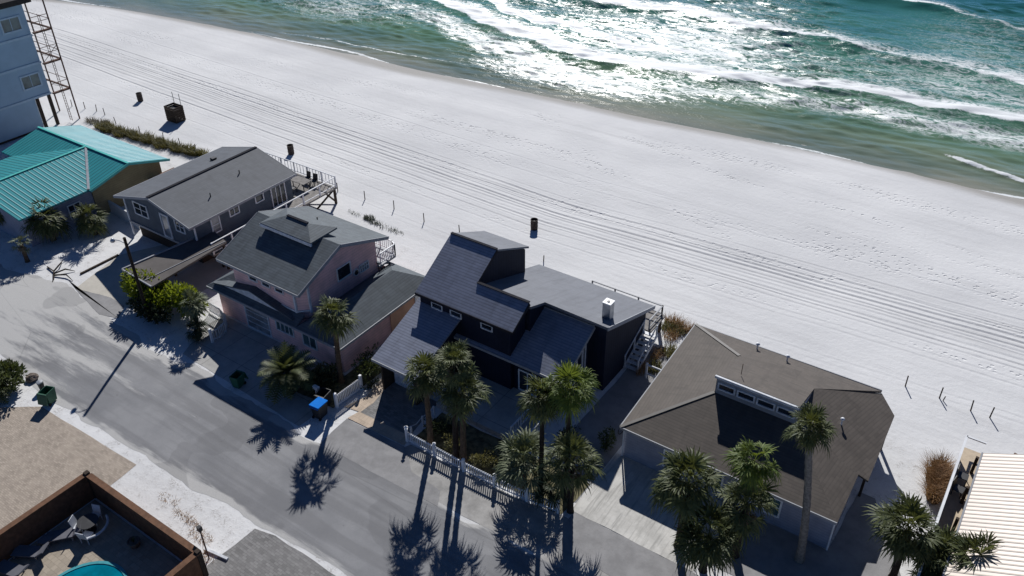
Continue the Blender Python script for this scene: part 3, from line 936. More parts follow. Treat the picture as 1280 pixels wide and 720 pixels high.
chair(-53.5, 46.1, 1.58, .2, 'dark deck chair beside the other one, nearer the deck corner')
chair(-54.1, 44.1, 1.58, math.pi, 'dark deck chair on the house side of the cottage table')

# carport roof between cottage and pink house
h = thing('carport', 'flat brown carport roof between the grey cottage and the pink house', 'carport', (-52.5, 31, 0))
MB().prism([(-54.2, 27.2), (-50.45, 27.0), (-50.9, 34.2), (-53.2, 34.8)], 2.35, 2.5).build('roof', 'roof_membrane', h)
e = MB(); e.bar((-54.2, 27.2, 2.55), (-53.2, 34.8, 2.55), .12, .1); e.bar((-51.55, 27.0, 2.53), (-51.0, 34.2, 2.53), .05, .05); e.bar((-54.2, 27.2, 2.52), (-50.45, 27.0, 2.52), .1, .1)
e.build('edge_trim', 'trim_grey', h)
for x, y in ((-54.05, 27.35), (-50.7, 27.2), (-53.4, 34.5), (-51.1, 34.0), (-53.8, 31)): MB().box((x-.08, y-.08, 0), (x+.08, y+.08, 2.35)).build('post', 'wood_dark', h)

# ------------------------------------------------------------------ pink house
h = thing('pink_house', 'two-storey pink house with grey-green shingle roofs and a small rooftop cupola', 'house', (-41, 34, 0), 'houses along the beach')
EL, ER = -45.75, -37.65
ze, zr, zb = 5.2, 6.95, 5.25
rf = slab([[(EL, 29.65, ze), (ER, 29.65, ze), (ER, 33.85, zr), (EL, 33.85, zr)],
           [(EL, 33.85, zr), (ER, 33.85, zr), (ER, 38.55, zb), (EL, 38.55, zb)]], .14).build('roof', 'roof_greygreen', h)
f = MB()
for x in (EL-.02, ER+.02):
    f.bar((x, 29.65, ze-.11), (x, 33.85, zr-.11), .05, .24); f.bar((x, 33.85, zr-.11), (x, 38.55, zb-.11), .05, .24)
f.bar((EL, 29.62, ze-.11), (ER, 29.62, ze-.11), .05, .2)
f.build('fascia', 'trim_grey', rf)
MB().tube([(-42.5, 36.4, 5.9), (-42.5, 36.4, 6.35)], .05, 6).build('vent_pipe', 'metal_dark', rf)
uw = [(-44.9, 30.2), (-38.75, 30.2), (-38.1, 30.85), (-38.1, 33.85), (-38.1, 37.6), (-44.9, 37.6), (-44.9, 33.85)]
MB().prism(uw, 2.5, [5.2, 5.2, 5.45, 6.75, 5.42, 5.42, 6.75]).build('upper_wall', 'siding_pink', h)
lw = [(-46.7, 29.8), (-34.45, 29.8), (-34.45, 38.6), (-46.7, 38.6)]
MB().prism(lw, 0, 2.42).build('lower_wall', 'siding_pink', h)
MB().box((-34.45, 34.6, 0), (-34.38, 38.6, 2.35)).build('side_wall', 'wall_orange', h)  # thin orange layer over the seaward part of the lower wall
MB().box((-34.45, 37.2, .9), (-34.30, 38.5, 2.2)).build('side_panel', 'white_paint', h)
tr = MB(); tr.box((-38.85, 30.12, 2.9), (-38.7, 30.24, 5.05)); tr.box((-38.2, 30.8, 2.9), (-38.04, 30.95, 5.15)); tr.bar((-44.9, 30.15, 3.12), (-38.75, 30.15, 3.12), .06, .12); tr.bar((-38.72, 30.14, 3.12), (-38.06, 30.82, 3.12), .06, .12)
tr.build('corner_board', 'white_grime', h)
zl = 2.55
O1, O2, O3, O4 = (-47.2, 29.3, zl), (-34.0, 29.3, zl), (-34.0, 39.1, zl), (-47.2, 39.1, zl)
R1, R2 = (-36.1, 31.4, 3.75), (-36.1, 37.0, 3.75)
lr = slab([[O1, (-44.85, 29.3, zl), (-44.85, 31.7, 3.9)],
           [(-44.85, 29.3, zl), (-38.1, 29.3, zl), (-38.1, 30.25, 3.09), (-44.85, 30.25, 3.09)],
           [(-38.1, 29.3, zl), O2, R1, (-38.1, 29.4, 2.6)],
           [O2, O3, R2, R1], [R1, R2, (-38.1, 39.0, 2.6), (-38.1, 29.4, 2.6)],
           [O3, (-38.1, 39.1, zl), (-38.1, 39.0, 2.6), R2],
           [(-38.1, 39.1, zl), (-44.85, 39.1, zl), (-44.85, 37.5, 3.4), (-38.1, 37.5, 3.4)],
           [O1, (-44.85, 31.7, 3.9), (-44.85, 36.7, 3.9), O4], [O4, (-44.85, 36.7, 3.9), (-44.85, 39.1, zl)]], .14).build('lower_roof', 'roof_greygreen', h)
gm = MB(); gm.bar((-47.2, 29.27, zl-.08), (-34.0, 29.27, zl-.08), .06, .16); gm.bar((-33.97, 29.3, zl-.08), (-33.97, 39.1, zl-.08), .06, .16)
gm.build('gutter', 'trim_grey', lr)
pd = slab([[(-46.7, 29.55, 2.85), (-42.7, 29.55, 3.68), (-42.7, 30.2, 3.68), (-46.7, 30.2, 2.85)],
           [(-42.7, 29.55, 3.68), (-38.6, 29.55, 2.85), (-38.6, 30.2, 2.85), (-42.7, 30.2, 3.68)]], .08).build('pediment_roof', 'roof_greygreen', h)
MB().prism([(-46.5, 29.75), (-42.7, 29.75), (-38.8, 29.75), (-38.8, 30.2), (-42.7, 30.2), (-46.5, 30.2)], 2.7, [2.78, 3.58, 2.78, 2.78, 3.58, 2.78]).build('pediment', 'white_grime', h)
# cupola
cp = MB().box((-43.8, 33.1, 6.2), (-39.8, 34.9, 7.02)); cp = cp.build('cupola', 'siding_bluegrey', h)
cz, ch = 7.05, 7.5
slab([[(-44.3, 32.75, cz), (-39.3, 32.75, cz), (-40.8, 34.05, ch), (-42.8, 34.05, ch)],
      [(-39.3, 32.75, cz), (-39.3, 35.3, cz), (-40.8, 34.05, ch)],
      [(-39.3, 35.3, cz), (-44.3, 35.3, cz), (-42.8, 34.05, ch), (-40.8, 34.05, ch)],
      [(-44.3, 35.3, cz), (-44.3, 32.75, cz), (-42.8, 34.05, ch)]], .12).build('cupola_roof', 'roof_greygreen', cp)
MB().prism([(-44.32, 32.72), (-39.28, 32.72), (-39.28, 32.84), (-44.32, 32.84)], 6.76, 7.0).build('cupola_fascia', 'white_grime', cp)
MB().bar((-42.8, 34.05, ch+.03), (-40.8, 34.05, ch+.03), .2, .06).build('cupola_ridge_vent', 'dark_trim', cp)
# openings
for k, x in enumerate((-43.2, -41.9, -40.6)): win(h, (x, 30.2, 4.15), X_, NY, .8, .5, 1, 1, 'white_grime')
win(h, (-43.9, 29.8, .05), X_, NY, 2.4, 2.0, 1, 4, 'white_grime', 'glass_curtain', .1, 'garage_door')
win(h, (-40.7, 29.8, 1.1), X_, NY, 1.7, .9, 4, 1, 'white_grime', 'glass_teal')
win(h, (-38.1, 29.8, .9), X_, NY, 1.3, 1.0, 2, 1, 'white_grime', 'glass_teal')
rw = MB(); rw.tube([(-38.12, 35.35, 3.75), (-38.0, 35.35, 3.75)], .28, 20); rw = rw.build('round_window', 'white_grime', h)
MB().tube([(-38.05, 35.35, 3.75), (-37.98, 35.35, 3.75)], .20, 20).build('pane', 'glass_dark', rw)
win(h, (-38.1, 35.75, 3.45), Y_, NX, .9, .6, 4, 2, 'white_grime', 'glass_curtain', .07)
win(h, (-38.1, 33.6, 3.9), Y_, NX, 1.3, 1.0, 1, 1, 'white_grime', 'glass_dark')
bc = MB(); bc.prism([(-43.5, 37.62), (-37.9, 37.62), (-37.9, 39.4), (-38.4, 39.7), (-43.5, 39.7)], 2.95, 3.1); bc = bc.build('balcony', 'trim_grey', h)
railing(bc, [(-37.95, 37.8), (-37.95, 39.4), (-38.4, 39.65), (-43.4, 39.65)], 3.1, .95, 'white_paint', .07, 1.2, pick=.2)

# ------------------------------------------------------------------ dark navy house
h = thing('navy_house', 'dark navy house with stepped charcoal roofs, a raised square tower and a white chimney', 'house', (-25, 36, 0), 'houses along the beach')
sl = .62
def mz(y): return 5.3+sl*(y-34.1)
XL, XT, XR = -31.4, -27.65, -23.65
main = slab([[(XL, 34.1, 5.3), (XT, 34.1, 5.3), (XT, 35.95, mz(35.95)), (XT, 38.15, mz(38.15)), (XL, 38.15, mz(38.15))],
             [(XT, 34.1, 5.3), (XR, 34.1, 5.3), (XR, 35.95, mz(35.95)), (XT, 35.95, mz(35.95))]], .14).build('roof', 'roof_charcoal', h)
f = MB(); f.bar((XR+.02, 34.1, 5.18), (XR+.02, 35.95, mz(35.95)-.12), .05, .24); f.bar((XT+.03, 35.95, mz(35.95)-.1), (XT+.03, 38.15, mz(38.15)-.1), .05, .2); f.bar((XL, 34.07, 5.2), (XR, 34.07, 5.2), .05, .2); f.bar((XL, 38.15, mz(38.15)+.02), (XT, 38.15, mz(38.15)+.02), .2, .05)
f.bar((XT, 35.95, mz(35.95)+.02), (XR, 35.95, mz(35.95)+.02), .2, .05)
f.build('fascia', 'dark_trim', main)
zt = mz(38.15)
tw = slab([[(XL, 38.15, zt), (XT+.05, 38.15, zt), (XT+.05, 41.85, 6.15), (XL, 41.85, 6.15)]], .14).build('tower_roof', 'roof_charcoal_flat', h)
MB().prism([(XL+.2, 34.32), (XT-.1, 34.32), (XT-.1, 38.15), (XT-.1, 41.6), (XL+.2, 41.6), (XL+.2, 38.15)], 0, [5.35, 5.35, zt-.2, 6.0, 6.0, zt-.2]).build('tower_wall', 'siding_navy', h)
MB().prism([(XT-.1, 34.32), (XR-.35, 34.32), (XR-.35, 36), (XT-.1, 36)], 0, [5.4, 5.4, 6.1, 6.1]).build('front_wall', 'siding_navy', h)
# big low seaward slope
def sz(y): return 6.1-.35*(y-36.0)
XB = -18.85
bigp = slab([[(XT-.4, 36.0, sz(36)), (-23.6, 36.0, sz(36)), (-23.55, 37.6, sz(37.6)), (XB, 37.35, sz(37.35)), (XB, 44.1, sz(44.1)), (-28.2, 44.1, sz(44.1))]], .2).build('seaward_roof', 'roof_charcoal_flat', h)
MB().bar((XB+.03, 37.35, sz(37.35)-.1), (XB+.03, 44.1, sz(44.1)-.1), .06, .26).build('roof_edge', 'trim_grey', bigp)
MB().prism([(-27.6, 36.1), (-23.7, 36.1), (-23.7, 37.9), (-19.2, 37.9), (-19.2, 43.6), (-27.8, 43.6)], 0, [5.8, 5.8, 5.2, 5.2, 3.2, 3.2]).build('rear_wall', 'siding_navy', h)
# front right roof
def bz(y): return 3.0+.54*(y-34.1)
fr = slab([[(-28.6, 34.1, 3.0), (-20.0, 34.1, 3.0), (-20.0, 37.8, bz(37.8)), (-24.4, 37.8, bz(37.8)), (-28.6, 34.6, bz(34.6))]], .14).build('front_roof', 'roof_charcoal', h)
f = MB(); f.bar((-19.97, 34.1, 2.9), (-19.97, 37.8, bz(37.8)-.1), .05, .22); f.bar((-28.6, 34.07, 2.92), (-20, 34.07, 2.92), .05, .18); f.bar((-24.4, 37.82, bz(37.8)+.04), (-20, 37.82, bz(37.8)+.04), .22, .06)
f.build('fascia', 'trim_grey', fr)
MB().prism([(-27.4, 34.65), (-20.35, 34.65), (-20.35, 37.85), (-23.7, 37.85), (-23.7, 36.1), (-27.4, 36.1)], 0, [2.95, 2.95, 4.65, 4.65, 3.7, 3.7]).build('lower_wall', 'siding_navy', h)
# garage wing
wg = slab([[(-31.5, 29.6, 2.7), (-27.85, 29.6, 2.7), (-27.85, 34.6, 4.6), (-31.5, 34.6, 4.6)]], .13).build('wing_roof', 'roof_charcoal', h)
MB().bar((-31.5, 29.57, 2.62), (-27.85, 29.57, 2.62), .05, .18).build('fascia', 'trim_grey', wg)
MB().prism([(-31.1, 31.0), (-28.3, 31.0), (-28.3, 34.6), (-31.1, 34.6)], 0, [3.0, 3.0, 4.35, 4.35]).build('wing_wall', 'siding_navy', h)
for x in (-31.2, -28.45): MB().box((x, 30.0, 0), (x+.15, 31.0, 2.62)).build('wing_post', 'wood_dark', h)
win(h, (-30.9, 30.98, .05), X_, NY, 2.4, 2.1, 1, 4, 'white_grime', 'white_grime', .1, 'garage_door')
for x in (-30.2, -28.65, -26.2): win(h, (x, 34.32, 4.5), X_, NY, .85, .4, 1, 1, 'white_grime', 'glass_dark', .08)
door(h, (-27.35, 34.65, .4), X_, NY, .75, 1.75, 'white_grime')
arch = MB()
for k in range(8):
    a, b = math.pi*k/8, math.pi*(k+1)/8
    arch.bar((-26.975+.38*math.cos(a), 34.6, 2.15+.3*math.sin(a)), (-26.975+.38*math.cos(b), 34.6, 2.15+.3*math.sin(b)), .07, .07)
arch.build('door_arch', 'white_grime', h)
win(h, (-25.4, 34.65, 1.5), X_, NY, 1.25, .45, 1, 1, 'white_grime')
win(h, (-23.55, 34.65, .45), X_, NY, 1.3, 1.6, 2, 1, 'white_paint', name='double_door')
win(h, (-20.35, 35.6, 1.5), Y_, NX, .7, 1.6, 1, 1, 'white_grime')
win(h, (-20.35, 37.0, 1.6), Y_, NX, .35, 2.2, 1, 1, 'white_grime', fw=.12)
# chimney: a white sheet-metal box with a round flue
cx, cy = -19.75, 39.0
ck = MB().box((cx-.27, cy-.27, 4.7), (cx+.27, cy+.27, 6.2)).build('chimney', 'galvanised', h)
MB().box((cx-.30, cy-.30, 6.2), (cx+.30, cy+.30, 6.28)).build('chimney_cap', 'white_paint', ck)
MB().tube([(cx, cy, 6.28), (cx, cy, 6.33)], .09, 12).build('flue', 'metal_dark', ck)
# seaward deck and side stair
dk = MB().box((-27.8, 43.62, 1.3), (-18.7, 45.9, 1.44)).build('deck', 'wood_grey', h)
railing(dk, [(-18.95, 43.8), (-18.95, 45.75), (-24.6, 45.75)], 1.44, .8, 'trim_grey', .09, 1.9)
sp = MB()
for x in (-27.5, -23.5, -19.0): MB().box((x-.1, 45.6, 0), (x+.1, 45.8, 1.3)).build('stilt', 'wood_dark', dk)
stt = MB()
for k in range(8):
    y = 43.4-k*.34; z = 1.5-k*.19
    stt.box((-19.1, y-.3, z-.05), (-18.2, y, z))
for x in (-19.14, -18.16):
    stt.bar((x, 43.5, 1.45), (x, 40.7, .05), .06, .24)
    stt.bar((x, 43.5, 2.45), (x, 40.7, 1.0), .06, .08)
    for k in range(3): stt.box((x-.04, 43.3-k*1.25-.04, 1.4-k*.65), (x+.04, 43.3-k*1.25+.04, 2.4-k*.65))
stt.build('stair', 'white_grime', h)
# patio steps with rails and a globe lamp
stp = MB(); stp.box((-21.6, 30.2, 0), (-20.2, 30.6, .24)); stp.box((-21.6, 29.8, 0), (-20.2, 30.2, .12)); stp.build('step', 'concrete', h)
for x0 in (-21.5, -20.3):
    railing(h, [(x0, 30.7), (x0, 32.9)], .36, .85, 'white_grime', .06, 1.1, pick=.25, name='step_railing')
g = thing('globe_lamp', 'white globe lamp on a short post at the navy house patio rail', 'lamp', (-21.5, 33.0, .36))
MB().tube([(-21.5, 33.0, .36), (-21.5, 33.0, 1.4)], .035, 8).build('post', 'white_grime', g)
MB().lathe((-21.5, 33.0, 1.4), [(.001, 0), (.11, .04), (.17, .17), (.11, .3), (.001, .34)], 14).build('globe', 'lamp_glass', g, smooth=True)

# ------------------------------------------------------------------ brown-roofed house
h = thing('brown_roofed_house', 'blue-grey house under a wide brown hipped roof with a row of clerestory windows', 'house', (-9, 38, 0), 'houses along the beach')
FL, FR = (-15.5, 33.2, 2.5), (-3.0, 33.2, 2.5)
BL, BR = (-15.8, 44.1, 3.0), (-3.8, 44.2, 3.0)
ry = 37.5
CB, CT = (-11.75, ry, 3.85), (-11.75, ry, 5.18)
CTR, CBR = (-6.9, ry, 5.18), (-6.9, ry, 3.85)
Q = (-7.0, 40.9, 3.98)
Q2 = (-11.8, 41.4, 3.93)
rf = slab([[FL, FR, CBR, CB], [FL, CB, Q2, BL], [BL, Q2, CT, CTR, Q, (-3.8, 44.1, 3.0)]], .14).build('roof', 'roof_brown', h)
sr = slab([[FR, (-3.05, 37.0, 2.62), CBR], [CBR, (-3.05, 37.0, 2.62), (-2.5, 37.0, 2.45), (-2.65, 42.9, 2.55), (-3.75, 44.05, 2.9), Q]], .12).build('side_roof', 'roof_brown', h)
MB().face([(-6.93, ry, 3.8), (-6.93, 40.8, 3.95), (-6.93, ry, 5.1)])
gw_ = MB(); gw_.face([(-6.93, ry+.01, 3.7), (-7.02, 40.85, 3.8), (-7.0, 40.85, 3.92), (-6.93, ry+.01, 5.1)]); gw_.build('gable_end', 'siding_bluegrey', h)
gw_ = MB(); gw_.face([(-11.72, ry+.01, 3.7), (-11.72, ry+.01, 5.1), (-11.75, 41.3, 3.9), (-11.75, 41.3, 3.8)]); gw_.build('gable_end', 'siding_bluegrey', h)
MB().prism([(-11.7, ry), (-6.95, ry), (-6.95, ry+.2), (-11.7, ry+.2)], 3.7, 5.02).build('clerestory', 'trim_grey', h)
MB().bar((-11.8, ry-.1, 5.1), (-6.9, ry-.1, 5.1), .12, .16).build('clerestory_fascia', 'white_grime', h)
for k in range(4): win(h, (-11.55+k*1.17, ry, 4.25), X_, NY, .98, .42, 1, 1, 'white_grime', 'glass_dark', .09)
hp = MB(); hp.bar(Vector(FL)+UP*.01, Vector(CB)+UP*.01, .2, .03); hp.bar(Vector(BL)+UP*.01, Vector(Q2)+UP*.01, .2, .03)
hp.build('ridge_cap', 'roof_vent', rf)
MB().prism([(-15.3, 33.5), (-3.15, 33.5), (-3.15, 37.0), (-3.6, 37.0), (-3.6, 43.4), (-15.3, 43.4)], 0, [2.42, 2.35, 2.45, 2.5, 2.6, 2.6]).build('wall', 'siding_bluegrey', h)
f = MB(); f.bar((-15.5, 33.17, 2.42), (-3.0, 33.17, 2.42), .06, .16); f.bar((-15.53, 33.2, 2.42), (-15.83, 44.1, 2.92), .06, .16); f.bar((-15.8, 44.13, 2.92), (-3.8, 44.23, 2.92), .06, .16)
f.build('gutter', 'trim_grey', rf)
f = MB(); f.tube([(-15.34, 33.42, 2.35), (-15.34, 33.42, .05)], .05, 6); f.tube([(-3.12, 33.42, 2.35), (-3.12, 33.42, .05)], .05, 6); f.build('downpipe', 'white_paint', h)
win(h, (-12.75, 33.5, .75), X_, NY, .85, 1.25, 1, 2, 'white_paint', 'glass_teal', .1)
win(h, (-6.75, 33.5, .75), X_, NY, .85, 1.25, 1, 2, 'white_paint', 'glass_teal', .1)
win(h, (-10.2, 33.5, .75), X_, NY, 1.0, 1.2, 2, 1, 'white_paint', 'glass_teal', .1)
for y in (38.2, 40.5, 42.6): MB().box((-2.85, y-.07, 0), (-2.71, y+.07, 2.4)).build('porch_post', 'wood_dark', h)
for x, y, z, r_ in ((-11.4, 43.6, 3.1, .14), (-9.4, 43.4, 3.15, .14), (-4.9, 39.6, 3.2, .12)):
    vt = MB().tube([(x, y, z), (x, y, z+.45)], .05, 8); vt.lathe((x, y, z+.45), [(r_, 0), (r_, .05), (.07, .11), (.001, .13)], 12); vt.build('roof_vent', 'white_paint', rf)
MB().tube([(-10.7, 38.6, 4.9), (-10.7, 38.6, 5.7)], .02, 6).build('aerial', 'rust_steel', rf)

# things standing between the navy house and the brown-roofed house
def bench(x, y, rz, label):
    c = thing('picnic_bench', label, 'bench', (x, y, 0), None, rz)
    ORG[c.name] = Vector()
    MB().box((-.8, -.2, .4), (.8, .2, .46)).build('seat', 'white_grime', c)
    for a in (-.65, .65): MB().box((a-.05, -.18, 0), (a+.05, .18, .4)).build('leg', 'wood_dark', c)
bench(-16.35, 38.3, R(86), 'narrow pale bench against the left side of the brown-roofed house')
f = thing('wood_gate', 'small white timber gate frame between the navy and brown-roofed houses', 'gate', (-16.8, 40.6, 0))
MB().box((-17.5, 40.55, 0), (-17.38, 40.67, 1.3)).build('post', 'white_grime', f)
MB().box((-16.1, 40.55, 0), (-15.98, 40.67, 1.3)).build('post', 'white_grime', f)
g_ = MB(); g_.bar((-17.4, 40.61, 1.15), (-16.0, 40.61, 1.15), .06, .12); g_.bar((-17.4, 40.61, .4), (-16.0, 40.61, .4), .06, .1); g_.build('rail', 'white_grime', f)
def bicycle(x, y, rz, label):
    c = thing('bicycle', label, 'bicycle', (x, y, 0), None, rz)
    ORG[c.name] = Vector()
    for a in (-.52, .52):
        t = MB(); pts = [(a+.33*math.cos(k*math.pi/10), 0, .35+.33*math.sin(k*math.pi/10)) for k in range(21)]
        t.tube(pts, .022, 6, False)
        for k in range(8): t.bar((a, 0, .35), (a+.32*math.cos(k*math.pi/4), 0, .35+.32*math.sin(k*math.pi/4)), .006)
        t.build('wheel', 'rubber', c)
    fr_ = MB()
    for p, q in (((-.52, 0, .35), (-.12, 0, .32)), ((-.12, 0, .32), (.38, 0, .72)), ((-.22, 0, .78), (.38, 0, .76)), ((-.12, 0, .32), (-.24, 0, .85)), ((-.52, 0, .35), (-.22, 0, .75)), ((.38, 0, .9), (.52, 0, .35))): fr_.tube([p, q], .02, 6)
    fr_.build('frame', 'metal_dark', c)
    MB().box((-.36, -.07, .85), (-.12, .07, .9)).build('saddle', 'rubber', c)
    MB().tube([(.36, -.28, .98), (.38, 0, .95), (.36, .28, .98)], .016, 6).build('handlebar', 'galvanised', c)
bicycle(-16.2, 35.6, R(80), 'dark bicycle leaning by the left wall of the brown-roofed house')

# ------------------------------------------------------------------ cream-roofed house, right edge
h = thing('cream_roofed_house', 'house at the right edge under a cream ribbed metal roof with a beige side deck', 'house', (5, 38, 0), 'houses along the beach')
slab([[(2.15, 28, 3.0), (2.15, 42.0, 3.0), (9.5, 42.0, 6.7), (9.5, 28, 6.7)]], .14).build('roof', 'roof_cream', h)
MB().bar((2.12, 28, 2.95), (2.12, 42.0, 2.95), .08, .16).build('gutter', 'trim_grey', h)
MB().prism([(2.9, 28.5), (9.3, 28.5), (9.3, 41.4), (2.9, 41.4)], 0, [3.1, 6.3, 6.3, 3.1]).build('wall', 'wood_dark', h)
dk = MB(); dk.box((1.2, 30, 1.55), (2.9, 43.5, 1.7)); dk.box((2.9, 41.45, 1.55), (8, 43.5, 1.7)); dk = dk.build('deck', 'trim_beige', h)
for y in (31.5, 34, 36.5, 39, 41.6): MB().box((1.9, y-.08, 1.7), (2.06, y+.08, 2.9)).build('porch_post', 'wood_dark', h)
pr = MB(); pr.box((1.14, 30, 1.3), (1.22, 42.4, 2.5)); pr.bar((1.18, 30, 2.55), (1.18, 43.5, 2.55), .12, .07); pr.bar((1.18, 43.45, 2.55), (2.2, 43.45, 2.55), .12, .07); pr.build('parapet', 'white_paint', dk)
px = MB(); px.bar((3.6, 43.4, 2.2), (5.4, 43.0, 2.2), .1, .9); px.build('side_screen', 'wood_brown', dk)
chair(1.65, 40.6, 1.7, R(90), 'black chair on the deck of the cream-roofed house, seaward one')
chair(1.65, 39.5, 1.7, R(80), 'black chair on the deck of the cream-roofed house, landward one')
# ------------------------------------------------------------------ pool court with brown fence, lower left
fe = thing('pool_fence', 'tall brown timber fence enclosing the pool court at the lower left', 'fence', (-38.6, 14, 0))
def plankwall(a, b, h=1.8, t=.16):
    mb = MB(); a, b = Vector((*a, h/2)), Vector((*b, h/2)); mb.bar(a, b, t, h); return mb
plankwall((-38.6, -6), (-38.6, 13.9)).build('fence_panel', 'wood_brown', fe)
plankwall((-38.6, 13.9), (-29.1, 13.9)).build('fence_panel', 'wood_brown', fe)
plankwall((-29.1, 13.9), (-29.1, -6)).build('fence_panel', 'wood_brown', fe)
c_ = MB(); c_.bar((-38.6, -6, 1.83), (-38.6, 14.02, 1.83), .34, .06); c_.bar((-38.4, 13.9, 1.832), (-29.3, 13.9, 1.832), .34, .06); c_.bar((-29.1, 14.02, 1.83), (-29.1, -6, 1.83), .34, .06)
c_.build('fence_cap', 'wood_brown', fe)
for x, y in ((-38.6, 13.9), (-29.1, 13.9), (-38.6, 8)): MB().box((x-.13, y-.13, 0), (x+.13, y+.13, 1.95)).build('post', 'wood_dark', fe)
sheet('pool_terrace', [(-38.4, -5), (-29.3, -5), (-29.3, 13.7), (-38.4, 13.7)], .03, 'pool_tiles')
pool = thing('swimming_pool', 'round-ended turquoise swimming pool inside the brown fence', 'pool', (-33.6, 9.2, 0))
out = [(-33.1+2.25*math.cos(t), 9.3+2.45*math.sin(t)) for t in [2*math.pi*k/40 for k in range(40)]]
inn = [(-33.1+2.08*math.cos(t), 9.3+2.28*math.sin(t)) for t in [2*math.pi*k/40 for k in range(40)]]
rm = MB()
for k in range(40):
    j = (k+1) % 40
    rm.face([(*out[k], .09), (*out[j], .09), (*inn[j], .09), (*inn[k], .09)]); rm.face([(*out[k], .0), (*out[j], .0), (*out[j], .09), (*out[k], .09)]); rm.face([(*inn[j], -.02), (*inn[k], -.02), (*inn[k], .09), (*inn[j], .09)])
rm.build('rim', 'pool_rim', pool)
MB().face([(x, y, .055) for x, y in inn]) 
wt = MB(); wt.face([(x, y, .055) for x, y in inn]); wt.build('water', 'pool_water_tint', pool)
def lounger(x, y, rz, label):
    c = thing('sun_lounger', label, 'lounger', (x, y, .03), 'loungers by the pool', rz); ORG[c.name] = Vector()
    MB().box((-.35, -1.0, .28), (.35, .35, .36)).build('mattress', 'cushion_grey', c)
    MB().bar((0, .35, .32), (0, .85, .72), .7, .07).build('backrest', 'cushion_grey', c)
    for a in (-.3, .3):
        for b in (-.9, .3): MB().box((a-.03, b-.03, 0), (a+.03, b+.03, .28)).build('leg', 'galvanised', c)
lounger(-37.2, 11.3, R(-40), 'grey sun lounger nearest the pool fence corner')
lounger(-37.6, 9.6, R(-60), 'grey sun lounger half in the sun at the left picture edge')
lounger(-37.3, 8.4, R(-75), 'grey sun lounger at the bottom left picture corner')
def cubeside(x, y, label):
    c = thing('side_table', label, 'table', (x, y, .03), None, R(20)); ORG[c.name] = Vector()
    MB().box((-.28, -.28, .38), (.28, .28, .43)).build('tabletop', 'cushion_grey', c)
    for a in (-.24, .24):
        for b in (-.24, .24): MB().box((a-.02, b-.02, 0), (a+.02, b+.02, .38)).build('leg', 'galvanised', c)
cubeside(-37.7, 10.4, 'small grey side table between the loungers by the pool')
t = thing('patio_table', 'round pool-court table beside a curved pale bench', 'table', (-36.6, 12.3, .03))
MB().lathe((-36.6, 12.3, .03), [(.28, 0), (.06, .05), (.05, .68), (.55, .7), (.55, .74), (.001, .75)], 20).build('tabletop', 'metal_dark', t)
for k, (x, y, a, l) in enumerate(((-37.0, 12.0, 120, 'pale slatted pool chair left of the round table'), (-36.9, 12.8, 20, 'pale slatted pool chair behind the round table'), (-36.1, 11.8, 200, 'pale slatted pool chair on the pool side of the round table'))):
    chair(x, y, .03, R(a), l, 'white_grime', 'white_grime', 'pool chairs')
cb = MB(); cb.tube([(-36.6+.95*math.cos(t), 12.3+.95*math.sin(t), .45) for t in [R(-40+12*k) for k in range(11)]], .07, 8); o = cb.build('curved_bench', 'white_grime'); tag(o, 'curved pale bench rail around the round pool table', 'bench')
for (x, y, l) in ((-33.7, 13.0, 'dark round planter against the pool fence'), (-30.6, 11.9, 'dark round planter in the right corner of the pool court')):
    c = thing('planter', l, 'planter', (x, y, .03))
    MB().lathe((x, y, .03), [(.22, 0), (.34, .38), (.34, .42), (.28, .42), (.26, .36), (.001, .34)], 20).build('pot', 'rock', c)
    mb = MB(); r = random.Random(int(x*10))
    for k in range(26):
        a = r.uniform(0, 6.28); L = r.uniform(.15, .4); b = Vector((x, y, .36)); d = Vector((math.cos(a)*.6, math.sin(a)*.6, 1)).normalized()*L; w = Vector((-math.sin(a), math.cos(a), 0))*.03
        mb.face([b-w, b+w, b+d])
    mb.build('plant', 'shrub_leaf', c)

# thin metal post on the white verge
p = thing('metal_post', 'lone thin rusty post with a small dark box on top on the white verge', 'post', (-29.8, 14.7, 0))
MB().tube([(-29.8, 14.7, 0), (-29.8, 14.7, 2.35)], .04, 8).build('pole', 'rust_steel', p)
MB().box((-29.9, 14.6, 2.2), (-29.7, 14.8, 2.5)).build('box', 'metal_dark', p)
o = MB().bar((-30.4, 14.95, .06), (-28.9, 15.2, .06), .14, .14).build('timber_edging', 'white_grime'); tag(o, 'pale timber edging at the foot of the thin post', 'edging')

